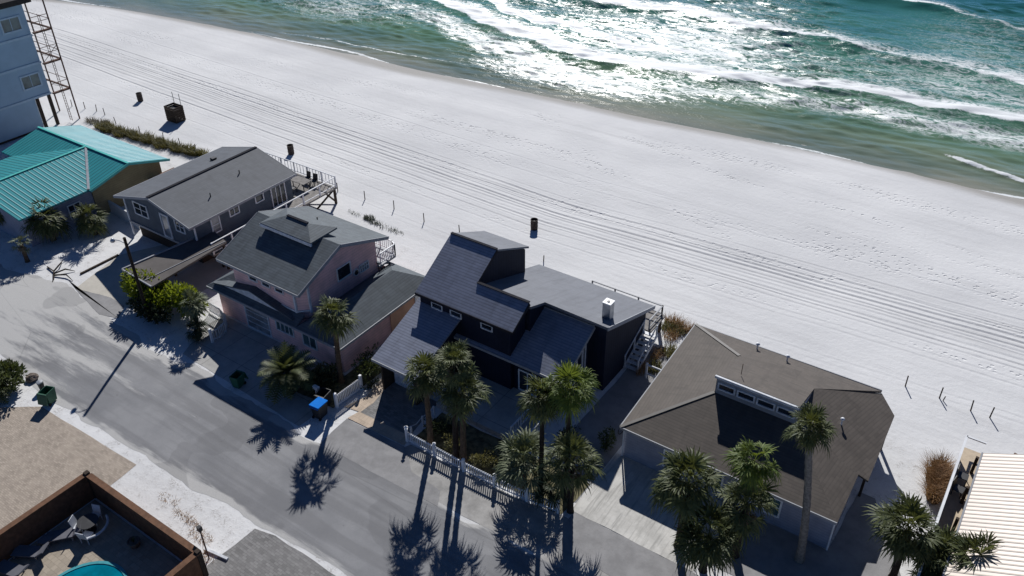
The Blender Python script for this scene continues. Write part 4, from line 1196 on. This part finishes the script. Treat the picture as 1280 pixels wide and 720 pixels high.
# ------------------------------------------------------------------ bins
def wheelie(x, y, rz, label, mat, lidopen=False, lidmat=None, s=1.):
    c = thing('wheeled_bin', label, 'bin', (x, y, 0), 'wheeled rubbish bins along the road', rz); ORG[c.name] = Vector()
    w, d, hh = .33*s, .40*s, 1.02*s
    b = MB(); wi = .8
    lo = [(-w*wi, -d*wi), (w*wi, -d*wi), (w*wi, d*wi), (-w*wi, d*wi)]; up = [(-w, -d), (w, -d), (w, d), (-w, d)]
    for k in range(4):
        j = (k+1) % 4
        b.face([(*lo[k], .08), (*lo[j], .08), (*up[j], hh), (*up[k], hh)])
        b.face([(*[q*.9 for q in lo[j]], .12), (*[q*.9 for q in lo[k]], .12), (*[q*.9 for q in up[k]], hh), (*[q*.9 for q in up[j]], hh)])
        b.face([(*up[k], hh), (*up[j], hh), (*[q*.9 for q in up[j]], hh), (*[q*.9 for q in up[k]], hh)])
    b.face([(x_, y_, .08) for x_, y_ in lo][::-1]); b.face([(x_*.9, y_*.9, .12) for x_, y_ in lo])
    b.build('body', mat, c)
    l = MB()
    if lidopen:
        l.bar((0, d+.03, hh), (0, d+.22, hh-.75*s), 2*w+.04, .05)
    else:
        l.prism([(-w-.03, -d-.05), (w+.03, -d-.05), (w+.03, d+.04), (-w-.03, d+.04)], hh, [hh+.04, hh+.04, hh+.09, hh+.09])
    l.build('lid', lidmat or mat, c)
    MB().tube([(-w, d+.07, hh-.05), (w, d+.07, hh-.05)], .02, 8).build('handle', lidmat or mat, c)
    for a in (-w*.8, w*.8): MB().tube([(a-.03, d*.85, .11), (a+.03, d*.85, .11)], .11, 14).build('wheel', 'rubber', c)
    return c
wheelie(-48.2, 17.0, R(200), 'green wheeled bin standing open on the tan paved yard corner', 'bin_green', True, 'bin_green')
wheelie(-39.3, 24.9, R(10), 'green wheeled bin alone in the shaded concrete driveway', 'bin_green', True, 'bin_green', .95)
wheelie(-33.25, 26.75, R(190), 'open black wheeled bin between the mailbox and the blue-lidded bin', 'bin_black', True, 'bin_black', 1.05)
wheelie(-32.75, 25.85, R(185), 'black wheeled bin with a closed bright blue lid, nearest the road', 'bin_black', False, 'bin_blue', 1.05)
bx_ = MB().box((-34.3, 26.8, .8), (-33.85, 27.05, 1.05)); bx_.box((-34.15, 26.86, 0), (-34.0, 27.0, .8))
o = bx_.build('mailbox', 'white_paint', bevel=.02); tag(o, 'white mailbox on a post beside the open black bin', 'mailbox')
c = thing('trash_can', 'small round grey can near the road edge beside the spiky bush', 'trash can', (-49.8, 17.4, 0))
MB().lathe((-49.8, 17.4, 0), [(.16, 0), (.2, .6), (.21, .62), (.17, .62), (.15, .1), (.001, .1)], 16).build('body', 'bin_black', c)
MB().lathe((-49.8, 17.4, .62), [(.22, 0), (.2, .06), (.001, .09)], 16).build('lid', 'galvanised', c)
r = random.Random(4)
for x, y, s, l in ((-51.3, 17.6, .42, 'small dark rock between the spiky bush and the road'), (-53.9, 17.2, .6, 'large brown rock partly covered by the spiky bush')):
    bm = bmesh.new(); bmesh.ops.create_icosphere(bm, subdivisions=3, radius=s)
    for v in bm.verts:
        n_ = noise.noise(v.co*2.5/s*.6+Vector((x, y, 0))); v.co *= 1+.35*n_; v.co.z *= .6
    me = bpy.data.meshes.new('rock'); bm.to_mesh(me); bm.free(); me.materials.append(M['rock'])
    o = bpy.data.objects.new('rock', me); COL.objects.link(o); o.location = (x, y, s*.3); tag(o, l, 'rock')

# ------------------------------------------------------------------ beach drums, bin box, posts
DL = ['rusty beach trash drum farthest left, near the tall blue building', 'rusty beach trash drum behind the grey cottage', 'rusty beach trash drum behind the navy house tower']
for (x, y), l in zip(((-87.4, 51.9), (-62.7, 51.7), (-34.3, 52.8)), DL):
    c = thing('trash_drum', l, 'trash drum', (x, y, 0), 'trash drums on the beach')
    MB().lathe((x, y, 0), [(.30, 0), (.31, .3), (.33, .31), (.31, .33), (.31, .62), (.33, .63), (.31, .65), (.31, .93), (.33, .95), (.28, .95), (.27, .2), (.001, .2)], 20).build('drum', 'drum_rust', c)
    MB().lathe((x, y, .1), [(.001, .7), (.25, .66)], 12).build('rubbish', 'bin_black', c)
c = thing('bin_box', 'big weathered slatted timber box with two poles standing on the open beach', 'timber box', (-79.3, 50.6, 0))
bo = MB()
for k in range(7):
    z = .06+k*.24
    bo.box((-80.1, 50.0, z), (-78.5, 50.06, z+.2)); bo.box((-80.1, 51.2, z), (-78.5, 51.26, z+.2)); bo.box((-80.1, 50.06, z), (-80.04, 51.2, z+.2)); bo.box((-78.56, 50.06, z), (-78.5, 51.2, z+.2))
bo.build('slat_box', 'wood_dark', c)
MB().box((-79.95, 50.15, 1.0), (-78.65, 51.1, 1.4)).build('contents', 'bin_black', c)
for x, y in ((-80.0, 51.3), (-78.9, 51.32)): MB().tube([(x, y, 0), (x, y, 2.9)], .035, 6).build('pole', 'wood_grey', c)

FP = [(-92.5, 46.6), (-90.6, 47.0), (-88.9, 47.3), (-87.2, 47.2), (-84.0, 46.4), (-79.7, 46.3), (-76.3, 46.7), (-73.7, 46.8), (-71.1, 46.7), (-67.6, 46.9), (-53.2, 48.5), (-50.0, 48.7), (-46.6, 48.8), (-42.9, 48.5), (-39.1, 48.6), (-30.9, 49.0), (-3.0, 49.4), (-0.9, 49.4), (1.0, 49.2), (2.1, 49.2)]
where = ['first of the row beside the tall blue building', 'second of the row beside the tall blue building', 'third of the row beside the tall blue building', 'fourth of the row beside the tall blue building', 'at the left end of the green dune strip', 'leaning behind the middle of the green dune strip', 'seaward of the green strip, near the timber box', 'seaward of the green strip right of the timber box', 'near the right end of the green dune strip', 'behind the grey cottage roof', 'right beside the corner of the cottage deck', 'second to the right of the cottage deck', 'third to the right, by the dune scrub', 'fourth to the right of the cottage deck', 'just behind the navy tower roof peak', 'short one right of the beach drum', 'beyond the brown roof, leftmost of four', 'beyond the brown roof, second of four with a broken stub', 'beyond the brown roof, third of four', 'beyond the brown roof, rightmost of four']
for k, ((x, y), l) in enumerate(zip(FP, where)):
    r = random.Random(k)
    hh = .85 if k > 9 else .8
    if k == 15: hh = .55
    lean = Vector((r.uniform(-.10, .10), r.uniform(-.08, .08), 0))*hh
    mb = MB().tube([(x, y, -.1), Vector((x, y, hh*.5))+lean*.5, Vector((x, y, hh))+lean], [.045, .04, .04], 7)
    if k == 17: mb.tube([(x+.25, y-.15, 0), (x+.3, y-.1, .35)], .035, 6)
    o = mb.build('fence_post', 'wood_dark'); tag(o, 'dark weathered dune post '+l, 'post', 'dune fence posts in the sand')

# ------------------------------------------------------------------ fences and utility pole
f = thing('picket_fence', 'long white picket fence between the road and the navy house garden', 'fence', (-21, 27.3, 0))
FX = [(-26.75, 27.2), (-24.6, 27.2), (-22.4, 27.15), (-20.2, 27.2), (-18.1, 27.35), (-16.2, 27.6)]
for a, b in zip(FX[:-1], FX[1:]):
    mb = MB(); A_, B_ = Vector((*a, 0)), Vector((*b, 0))
    for z in (.16, .72): mb.bar(A_+UP*z, B_+UP*z, .05, .09)
    n_ = int((B_-A_).length/.14)
    for k in range(1, n_):
        q = A_+(B_-A_)*k/n_; mb.bar(q+UP*.06, q+UP*.84, .06, .02)
    mb.build('picket_panel', 'white_grime', f)
for k, a in enumerate(FX):
    pb = MB().box((a[0]-.07, a[1]-.07, 0), (a[0]+.07, a[1]+.07, .98)); pb.lathe((a[0], a[1], .98), [(.11, 0), (.11, .04), (.001, .12)], 10)
    if k == 0: pb.lathe((a[0], a[1], 1.06), [(.001, 0), (.13, .12), (.001, .26)], 12)
    pb.build('post', 'white_paint', f)
f = thing('picket_fence', 'short white picket panel beside the open black bin', 'fence', (-32.3, 28, 0))
mb = MB()
for z in (.2, .9): mb.bar((-32.45, 27.0, z), (-32.35, 29.2, z), .05, .09)
for k in range(1, 16): mb.bar((-32.45+.1*k/16, 27+2.2*k/16, .08), (-32.45+.1*k/16, 27+2.2*k/16, 1.0), .03, .07)
mb.build('picket_panel', 'white_paint', f)
for a in ((-32.45, 27.0), (-32.35, 29.2)): MB().box((a[0]-.08, a[1]-.08, 0), (a[0]+.08, a[1]+.08, 1.2)).build('post', 'white_paint', f)
f = thing('curved_fence', 'curved white picket fence at the left front corner of the pink house', 'fence', (-45.5, 28.5, 0))
cpts = [(-47.6, 29.3), (-46.2, 29.2), (-45.2, 28.9), (-44.6, 28.3), (-44.4, 27.6), (-44.5, 27.0)]
mb = MB()
for a, b in zip(cpts[:-1], cpts[1:]):
    A_, B_ = Vector((*a, 0)), Vector((*b, 0))
    for z in (.2, .9): mb.bar(A_+UP*z, B_+UP*z, .05, .08)
    n_ = int((B_-A_).length/.16)
    for k in range(n_): q = A_+(B_-A_)*k/n_; mb.bar(q+UP*.05, q+UP*1.0, .06, .03)
mb.build('picket_panel', 'white_grime', f)
MB().box((-44.58, 26.92, 0), (-44.42, 27.08, 1.2)).build('post', 'white_paint', f)
f = thing('rope_rail', 'low pale rail along the right side of the navy house driveway', 'railing', (-26.8, 28.5, 0))
for y in (27.7, 28.8, 29.9): MB().box((-26.88, y-.05, 0), (-26.78, y+.05, .8)).build('post', 'white_grime', f)
MB().tube([(-26.83, 27.3, .95), (-26.83, 28.2, .6), (-26.83, 28.8, .75), (-26.83, 29.4, .6), (-26.83, 29.9, .78)], .03, 6).build('rope', 'white_grime', f)
p = thing('utility_pole', 'tall dark wooden street-light pole rising beside the carport roof', 'utility pole', (-50.4, 26.1, 0))
MB().tube([(-50.4, 26.1, 0), (-50.4, 26.1, 7.1)], [.13, .10], 12).build('pole', 'bark_dark', p)
ar = MB().tube([(-50.4, 26.1, 6.6), (-50.75, 25.9, 6.85), (-51.15, 25.7, 6.9)], .03, 8).build('lamp_arm', 'galvanised', p)
MB().lathe((-51.2, 25.66, 6.68), [(.001, 0), (.16, .04), (.17, .16), (.08, .3), (.001, .32)], 12).build('lamp_head', 'galvanised', p)

# white car, only its front corner reaches the picture
c = thing('parked_car', 'white car on the brick driveway, cut off by the bottom edge', 'car', (-24.5, 13.2, 0), rz=R(-4)); ORG[c.name] = Vector()
def carbody():
    prof = [(-2.2, .35), (-2.25, .7), (-2.1, .9), (-1.5, .98), (-.9, 1.42), (.7, 1.45), (1.3, 1.0), (2.05, .88), (2.25, .65), (2.2, .35)]
    mb = MB()
    W = lambda z: .88 if z < 1 else .68
    for (a, za), (b, zb_) in zip(prof[:-1], prof[1:]):
        mb.face([(-W(za), a, za), (W(za), a, za), (W(zb_), b, zb_), (-W(zb_), b, zb_)])
    for s_ in (-1, 1):
        mb.face([(s_*.88, y, min(z, .95)) for y, z in prof])
        mb.face([(s_*.88, -1.5, .95), (s_*.88, 1.3, .95), (s_*.68, .7, 1.45), (s_*.68, -.9, 1.42)])
    mb.face([(-.88, -2.2, .35), (.88, -2.2, .35), (.88, 2.2, .35), (-.88, 2.2, .35)])
    return mb
carbody().build('body', 'car_white', c)
g_ = MB(); g_.face([(-.66, 1.22, 1.06), (.66, 1.22, 1.06), (.6, .78, 1.41), (-.6, .78, 1.41)]); g_.face([(-.66, -1.42, 1.06), (.66, -1.42, 1.06), (.6, -.98, 1.39), (-.6, -.98, 1.39)])
g_.build('windscreen', 'glass_dark', c)
for a in (-.84, .84):
    for b in (-1.4, 1.4): MB().tube([(a-.1, b, .32), (a+.1, b, .32)], .32, 20).build('wheel', 'rubber', c)

# ------------------------------------------------------------------ plants
def fan_leaf(mb, hub, d, up, Rf, nseg, rnd, droop):
    side = d.cross(up).normalized(); upn = side.cross(d).normalized()
    spread = R(rnd.uniform(95, 120))
    for k in range(nseg):
        a = -spread+2*spread*(k+.5)/nseg+rnd.uniform(-.07, .07)
        L = Rf*(.72+.28*math.cos(a*.6))*rnd.uniform(.78, 1.15)
        dd = (d*math.cos(a)+side*math.sin(a))
        fold = upn*(.22*abs(math.sin(a)))*Rf
        hw = spread/nseg*L*.45
        pr = (side*math.cos(a)-d*math.sin(a))
        m1 = hub+dd*L*.42+fold*.7; t1 = hub+dd*L*.74+fold*.6-UP*droop*L*.12
        t2 = hub+dd*L+fold*.4-UP*droop*L*rnd.uniform(.2, .75)+pr*L*rnd.uniform(-.08, .08)
        lift = upn*hw*.6*(1 if k % 2 else -1)
        mb.face([hub, m1-pr*hw, m1+pr*hw+lift*.6])
        mb.face([m1-pr*hw, t1-pr*hw*.55, t1+pr*hw*.55+lift*.3, m1+pr*hw+lift*.6])
        mb.face([t1-pr*hw*.55, t2, t1+pr*hw*.55+lift*.3])

def fan_palm(x, y, h, Rc, label, seed, leaf='palm_leaf', trunk='bark_brown', r0=.17, lean=(0, 0), n=36, dead=11, grp='palms along the street', tips=None):
    r = random.Random(seed)
    t = thing('palm_tree', label, 'palm tree', (x, y, 0), grp)
    top = Vector((x+lean[0], y+lean[1], h))
    pts = [Vector((x, y, -.1))]
    for k in range(1, 9):
        q = k/8; pts.append(Vector((x+lean[0]*q**1.5, y+lean[1]*q**1.5, h*q-.05)))
    rad = [r0*1.45]+[r0*(1.1-.25*k/8)*(1+r.uniform(-.05, .05)) for k in range(1, 9)]
    tp, tr_ = [], []
    for i_ in range(len(pts)-1):        # old leaf scars ring the trunk
        for j_ in range(4):
            q_ = j_/4; tp.append(pts[i_].lerp(pts[i_+1], q_)); tr_.append((rad[i_]*(1-q_)+rad[i_+1]*q_)*(1.07 if j_ % 2 else .94))
    tp.append(pts[-1]); tr_.append(rad[-1]*1.2)
    MB().tube(tp, tr_, 10).build('trunk', trunk, t, smooth=True)
    mb = MB(); ga = 2.39996; ph = r.uniform(0, 6.28)
    wind = Vector((r.uniform(-.28, .28), r.uniform(-.28, .28), 0))
    for i in range(n):
        q = (i+.5)/n
        if r.random() < .12: continue
        el = R(80)-q*R(118)+r.uniform(-.3, .3)
        az = ph+i*ga+r.uniform(-.25, .25)
        d = Vector((math.cos(az)*math.cos(el), math.sin(az)*math.cos(el), math.sin(el)))
        d = (d+wind).normalized()
        pl = Rc*r.uniform(.28, .68)
        hub = top+d*pl-UP*.12*pl*q
        side = d.cross(UP).normalized() if abs(d.z) < .99 else Vector((1, 0, 0))
        mb.face([top-side*.02, top+side*.02, hub+side*.015, hub-side*.015])
        nd = (d+Vector((0, 0, -.25-.5*q))).normalized()
        upv = (side.cross(nd)+Vector((r.uniform(-.3, .3), r.uniform(-.3, .3), 0))).normalized()
        fan_leaf(mb, hub, nd, upv, Rc*r.uniform(.44, .62), 15, r, .3+.5*q)
    mb.build('crown', leaf, t)
    if dead:
        db = MB()
        for i in range(dead):
            az = r.uniform(0, 6.28); el = R(-55)-r.uniform(0, .4)
            d = Vector((math.cos(az)*math.cos(el), math.sin(az)*math.cos(el), math.sin(el)))
            hub = top+d*Rc*.4; side = d.cross(UP).normalized()
            db.face([top-side*.02, top+side*.02, hub+side*.015, hub-side*.015])
            fan_leaf(db, hub, (d-UP*.6).normalized(), side.cross(d), Rc*.42, 9, r, .8)
        db.build('dead_fronds', 'dead_leaf', t)
    return t

fan_palm(-34.0, 29.0, 5.7, 1.55, 'palm in front of the pink house with its crown over the low roof', 11, lean=(.5, -.2))
fan_palm(-25.4, 27.8, 5.5, 1.5, 'left palm of the trio behind the picket fence, in front of the garage wing', 12, trunk='bark_brown')
fan_palm(-23.3, 27.6, 7.3, 1.35, 'tallest and rearmost palm of the picket fence trio', 13, lean=(.1, .3), trunk='bark_dark')
fan_palm(-22.75, 27.6, 5.6, 1.6, 'right palm of the picket fence trio with a broad crown', 14, lean=(.15, .1), trunk='bark_brown')
fan_palm(-17.9, 28.5, 6.9, 1.45, 'palm on a slim trunk at the left of the tall group by the navy house', 15, trunk='bark_dark', r0=.14)
fan_palm(-16.5, 28.9, 8.0, 1.6, 'tallest palm of the group at the navy house right corner, lit bright green', 16, 'palm_leaf_bright', 'bark_dark', .14)
fan_palm(-15.7, 28.1, 3.9, 1.75, 'lower round-headed palm in the group beside the pale driveway', 17, trunk='bark_dark', r0=.15)
fan_palm(-18.7, 27.9, 2.2, 1.9, 'short bushy palm at the right end of the picket fence', 18, 'palm_leaf_silver', 'bark_brown', .2, n=42, dead=4)
fan_palm(-16.9, 27.9, 1.3, 1.1, 'small dark palm at the foot of the tall group', 19, 'shrub_dark', 'bark_dark', .12, dead=0)
fan_palm(-9.7, 29.3, 4.7, 2.0, 'biggest palm crown in front of the brown-roofed house, nearest the pale driveway', 20, trunk='bark_dark', n=48, r0=.2)
fan_palm(-7.2, 31.0, 6.3, 1.45, 'palm with a bright green crown over the brown roof, right of the big one', 21, 'palm_leaf_bright', 'bark_dark', .14, dead=5)
fan_palm(-7.0, 30.4, 3.9, 1.75, 'palm in the group before the brown-roofed house, just below the bright crown', 22, trunk='bark_dark')
fan_palm(-8.0, 28.6, 2.6, 1.9, 'lowest palm of the brown-roofed house group, at the bottom picture edge', 23, trunk='bark_dark', n=44)
fan_palm(-4.1, 32.0, 8.7, 1.3, 'tall single palm with a bare pale trunk before the brown roof', 24, trunk='bark_grey', r0=.19, lean=(-1.15, 0), dead=12)
fan_palm(.2, 33.6, 3.3, 1.85, 'palm at the lower right beside the shadow of the brown-roofed house', 25, trunk='bark_dark', n=46, lean=(-.1, .2))
fan_palm(1.7, 33.9, 2.3, 1.7, 'palm between its two neighbours at the lower right corner', 26, trunk='bark_dark')
fan_palm(3.1, 34.2, 2.7, 1.8, 'palm under the cream roof edge at the lower right corner', 27, trunk='bark_dark', lean=(.1, 0), n=46)
fan_palm(-67.0, 28.7, 1.9, 1.9, 'bushy low palm against the teal-roofed house wing', 28, 'palm_leaf', 'bark_dark', .2, n=40)
fan_palm(-64.9, 31.3, 1.5, 1.75, 'bushy low palm between the teal-roofed house and the garden wall', 29, 'palm_leaf', 'bark_dark', .18, n=38, dead=3)
fan_palm(-65.6, 25.6, 1.7, .95, 'small palm with a thin crown by the road at the left', 30, 'palm_leaf_silver', 'bark_brown', .16, n=16, dead=6)
fan_palm(-71.6, 27.3, 1.8, 1.3, 'palm at the left picture edge under the teal roof', 31, 'palm_leaf', 'bark_dark', .16)
fan_palm(-46.5, 27.4, 2.3, 1.25, 'small palm with a shaggy head beside the bright green shrub', 32, 'palm_leaf_silver', 'bark_dark', .13, dead=8)
fan_palm(-45.6, 26.6, .9, 1.0, 'low spiky yucca-like palm on the sand by the curved fence', 33, 'shrub_dark', 'bark_dark', .12, n=26, dead=3)

def feather_palm(x, y, h, Rc, label, seed, leaf='palm_leaf', n=46):
    r = random.Random(seed)
    t = thing('feather_palm', label, 'palm tree', (x, y, 0), 'palms along the street')
    MB().tube([(x, y, -.1), (x, y, h*.5), (x, y, h)], [.32, .28, .24], 12).build('trunk', 'bark_brown', t, smooth=True)
    mb = MB(); top = Vector((x, y, h))
    for i in range(n):
        az = i*2.39996+r.uniform(-.2, .2); el = R(80)-R(75)*(i+.5)/n
        d = Vector((math.cos(az)*math.cos(el), math.sin(az)*math.cos(el), math.sin(el)))
        p = top.copy(); L = Rc*r.uniform(.95, 1.2); ns = 14
        for k in range(ns):
            q = p+d*L/ns
            d = (d-UP*(.085+.04*k/ns)).normalized()
            side = d.cross(UP).normalized()
            mb.face([p-side*.015, p+side*.015, q+side*.012, q-side*.012])
            if k > 1:
                ll = L*.26*math.sin(math.pi*min(1, (k+1)/ns))**.6+.08
                for s in (-1, 1):
                    e = p+(side*s*.8+d*.55+UP*.25).normalized()*ll-UP*ll*.15
                    mb.face([p-d*L/ns*.15, q-d*L/ns*.2, e])
            p = q
    mb.build('crown', leaf, t)
    return t
feather_palm(-36.0, 26.4, 1.5, 2.0, 'feathery silver-green palm in front of the pink house driveway', 41)
feather_palm(-51.8, 15.0, .7, 1.8, 'spiky dark bush palm at the left edge below the road', 42, 'palm_leaf', 44)

def shrub(x, y, rx, ry, h, label, seed, leaf='shrub_leaf', n=900, s=.13, cat='shrub', grp=None, name='shrub', clumps=9):
    r = random.Random(seed)
    t = thing(name, label, cat, (x, y, 0), grp)
    st = MB()
    cl = []
    for k in range(clumps):
        a = r.uniform(0, 6.28); q = math.sqrt(r.random())
        c = Vector((x+rx*.75*q*math.cos(a), y+ry*.75*q*math.sin(a), h*r.uniform(.45, .85)))
        cl.append((c, r.uniform(.28, .48)))
        st.tube([(x+.1*math.cos(a), y+.1*math.sin(a), 0), (Vector((x, y, 0))+c)/2, c], [.04, .03, .015], 5)
    st.build('stem', 'bark_dark', t)
    mb = MB()
    for k in range(n):
        c, cr = cl[r.randrange(clumps)]
        v = Vector((r.gauss(0, 1), r.gauss(0, 1), r.gauss(0, 1))).normalized()*(.55+.5*r.random())
        p = c+Vector((v.x*rx*cr*1.3, v.y*ry*cr*1.3, v.z*h*cr*.9))
        if p.z < .05: p.z = .05+r.random()*.1
        d = (v+Vector((r.gauss(0, .5), r.gauss(0, .5), r.gauss(0, .5)+.4))).normalized()
        u = d.cross(Vector((r.gauss(0, 1), r.gauss(0, 1), r.gauss(0, 1)))).normalized()
        L = s*r.uniform(.7, 1.4)
        mb.face([p, p+d*L*.5+u*L*.22, p+d*L, p+d*L*.5-u*L*.22])
    mb.build('foliage', leaf, t)
    return t
shrub(-51.5, 27.1, 2.1, 1.3, 2.2, 'dense bright green shrub in front of the carport, left half', 51, 'shrub_bright', 3600, .26)
shrub(-49.0, 28.4, 2.3, 1.2, 2.3, 'dense bright green shrub in front of the carport, right half', 52, 'shrub_bright', 3600, .26)
shrub(-50.2, 26.6, 2.2, .9, 1.4, 'dark green shrub at the foot of the bright green shrubs', 53, 'shrub_dark', 1500, .28)
shrub(-32.9, 30.6, .9, 1.7, 1.3, 'clipped green hedge between the pink house and the garage wing', 54, 'shrub_leaf', 1600, .16, cat='hedge', name='hedge')
shrub(-34.6, 27.6, 1.1, .9, 1.0, 'dark low shrub right of the feathery palm', 55, 'shrub_dark', 900, .2)
shrub(-34.9, 28.6, .8, .7, 1.1, 'brownish green shrub behind the feathery palm', 56, 'shrub_olive', 600, .22)
shrub(-25.6, 28.9, .9, .8, .9, 'dark round shrub behind the left end of the picket fence', 57, 'shrub_dark', 900, .16)
shrub(-24.1, 28.4, .7, .6, .8, 'olive shrub between the picket fence palms', 58, 'shrub_olive', 600, .15)
shrub(-21.8, 28.3, .9, .6, .8, 'yellowish olive shrub right of the picket fence palms', 59, 'shrub_olive', 800, .15)
shrub(-20.6, 29.4, .8, .6, .7, 'pale olive shrub by the navy house patio steps', 60, 'shrub_olive', 600, .15)
shrub(-18.6, 32.6, .6, .9, .7, 'dark shrub in the shade at the navy house right corner', 61, 'shrub_dark', 500, .16)
shrub(-32.0, 29.6, .4, .7, .5, 'small leafless-looking dark shrub on the sand by the garage wing', 62, 'shrub_dark', 260, .14)
shrub(-52.3, 15.9, 1.6, 1.3, 1.5, 'rounded dense green shrub at the left edge behind the spiky bush', 64, 'shrub_leaf', 2200, .26)
shrub(-16.5, 33.4, .5, .7, 1.0, 'green shrub at the front left corner of the brown-roofed house', 63, 'shrub_leaf', 500, .16)

def blades(name, label, patches, mat, cat, kind=None, seed=1, L=(.4, .9), w=.02, spread=.45, group=None):
    """patches: (x, y, rx, ry, count)"""
    r = random.Random(seed); mb = MB()
    for (x, y, rx, ry, n) in patches:
        for k in range(n):
            a = r.uniform(0, 6.28); q = math.sqrt(r.random())
            p = Vector((x+rx*q*math.cos(a), y+ry*q*math.sin(a), -.02))
            l = r.uniform(*L); b = r.uniform(0, 6.28)
            d = Vector((math.cos(b)*spread*r.random(), math.sin(b)*spread*r.random(), 1)).normalized()
            s = Vector((math.cos(b+1.57), math.sin(b+1.57), 0))*w
            m_ = p+d*l*.55; e = p+d*l*.95+Vector((math.cos(b), math.sin(b), -.3))*l*.28
            mb.face([p-s, p+s, m_+s*.7, m_-s*.7]); mb.face([m_-s*.7, m_+s*.7, e])
    o = mb.build(name, mat); tag(o, label, cat, group, kind); return o
gp = []
for k in range(36):
    t_ = k/35; gp.append((-84.5+14.5*t_, 44.9+1.4*t_+.3*math.sin(k*1.3), .75, .5+.25*math.sin(k*.9), 150))
blades('dune_grass', 'strip of green dune grass behind the teal-roofed house', gp, 'dune_grass', 'grass', 'stuff', 71, (.35, .9), .03, .7)
blades('sea_oats', 'brown and green sea oats beside the navy house deck stair', [(-18.5, 47.2, .8, .35, 260), (-17.6, 46.9, .9, .4, 300), (-18.0, 45.6, .5, .6, 160), (-17.9, 43.2, .35, .8, 150), (-18.0, 41.2, .4, .8, 160), (-16.8, 46.8, .6, .3, 120)], 'reed_brown', 'grass', 'stuff', 72, (.35, .95), .014, .8)
blades('sea_oats', 'green tufts among the sand by the navy house deck stair', [(-18.2, 46.4, 1.0, .6, 350), (-17.2, 43.9, .6, .6, 250), (-17.4, 41.8, .5, .6, 200)], 'dune_grass', 'grass', 'stuff', 73, (.3, .8), .02, .7)
blades('dune_scrub', 'thin grey-green scrub on the open sand behind the pink house', [(-47.3, 46.3, .6, .4, 260), (-46.5, 46.0, .9, .35, 120), (-45.2, 45.9, 1.3, .35, 90), (-49.0, 46.2, .8, .25, 50), (-43.8, 45.9, .8, .25, 50)], 'shrub_dark', 'grass', 'stuff', 74, (.12, .4), .018, 1.)
blades('dune_scrub', 'thin scrub peeking over the navy house deck', [(-25.3, 47.2, .5, .3, 160), (-23.5, 47.2, 1.2, .3, 120), (-21.8, 47.2, .6, .25, 80)], 'reed_brown', 'grass', 'stuff', 75, (.2, .6), .018, .9)
o = blades('reed_clump', 'big rust-brown reed clump on the sand left of the cream-roofed house', [(.55, 42.0, .6, .9, 1500), (.7, 40.6, .4, .8, 600)], 'reed_brown', 'reeds', None, 76, (.7, 1.5), .018, .75)
blades('dry_litter', 'dry twigs and runners along the white verge by the pool fence', [(-32.9, 15.8, 1.2, .25, 160), (-31.3, 15.4, .9, .4, 140), (-29.9, 14.6, .5, .4, 90), (-35.0, 16.1, .8, .3, 60)], 'reed_brown', 'litter', 'stuff', 77, (.1, .35), .012, 2.5)
blades('dry_litter', 'dark scrub and driftwood pile by the left end of the green dune strip', [(-86.6, 45.3, 1.0, .5, 260), (-85.2, 45.9, .7, .4, 160)], 'dead_leaf', 'litter', 'stuff', 78, (.2, .7), .02, 1.6)
# fallen branch on the verge at the left
mb = MB()
for pts in ([(-63.4, 26.0, .08), (-62.3, 25.9, .12), (-61.4, 25.3, .06), (-61.1, 25.0, .03)], [(-62.3, 25.9, .12), (-62.6, 26.7, .3), (-63.2, 27.2, .1)], [(-61.8, 25.6, .1), (-60.9, 26.1, .2), (-59.9, 26.0, .05)], [(-62.0, 25.7, .1), (-61.6, 26.5, .25), (-61.0, 26.9, .05)]):
    mb.tube(pts, [.06]*(len(pts)-1)+[.02], 6)
o = mb.build('fallen_branch', 'bark_dark', smooth=True); tag(o, 'dark fallen branch lying on the white verge at the left', 'branch')
o = MB().bar((-60.2, 30.1, .06), (-57.0, 26.6, .06), .12, .1)
o = MB().box((-60.35, 26.9, .0), (-60.2, 30.3, .12)).build('timber_edging', 'wood_dark'); tag(o, 'dark timber edging along the left side of the pale driveway', 'edging')
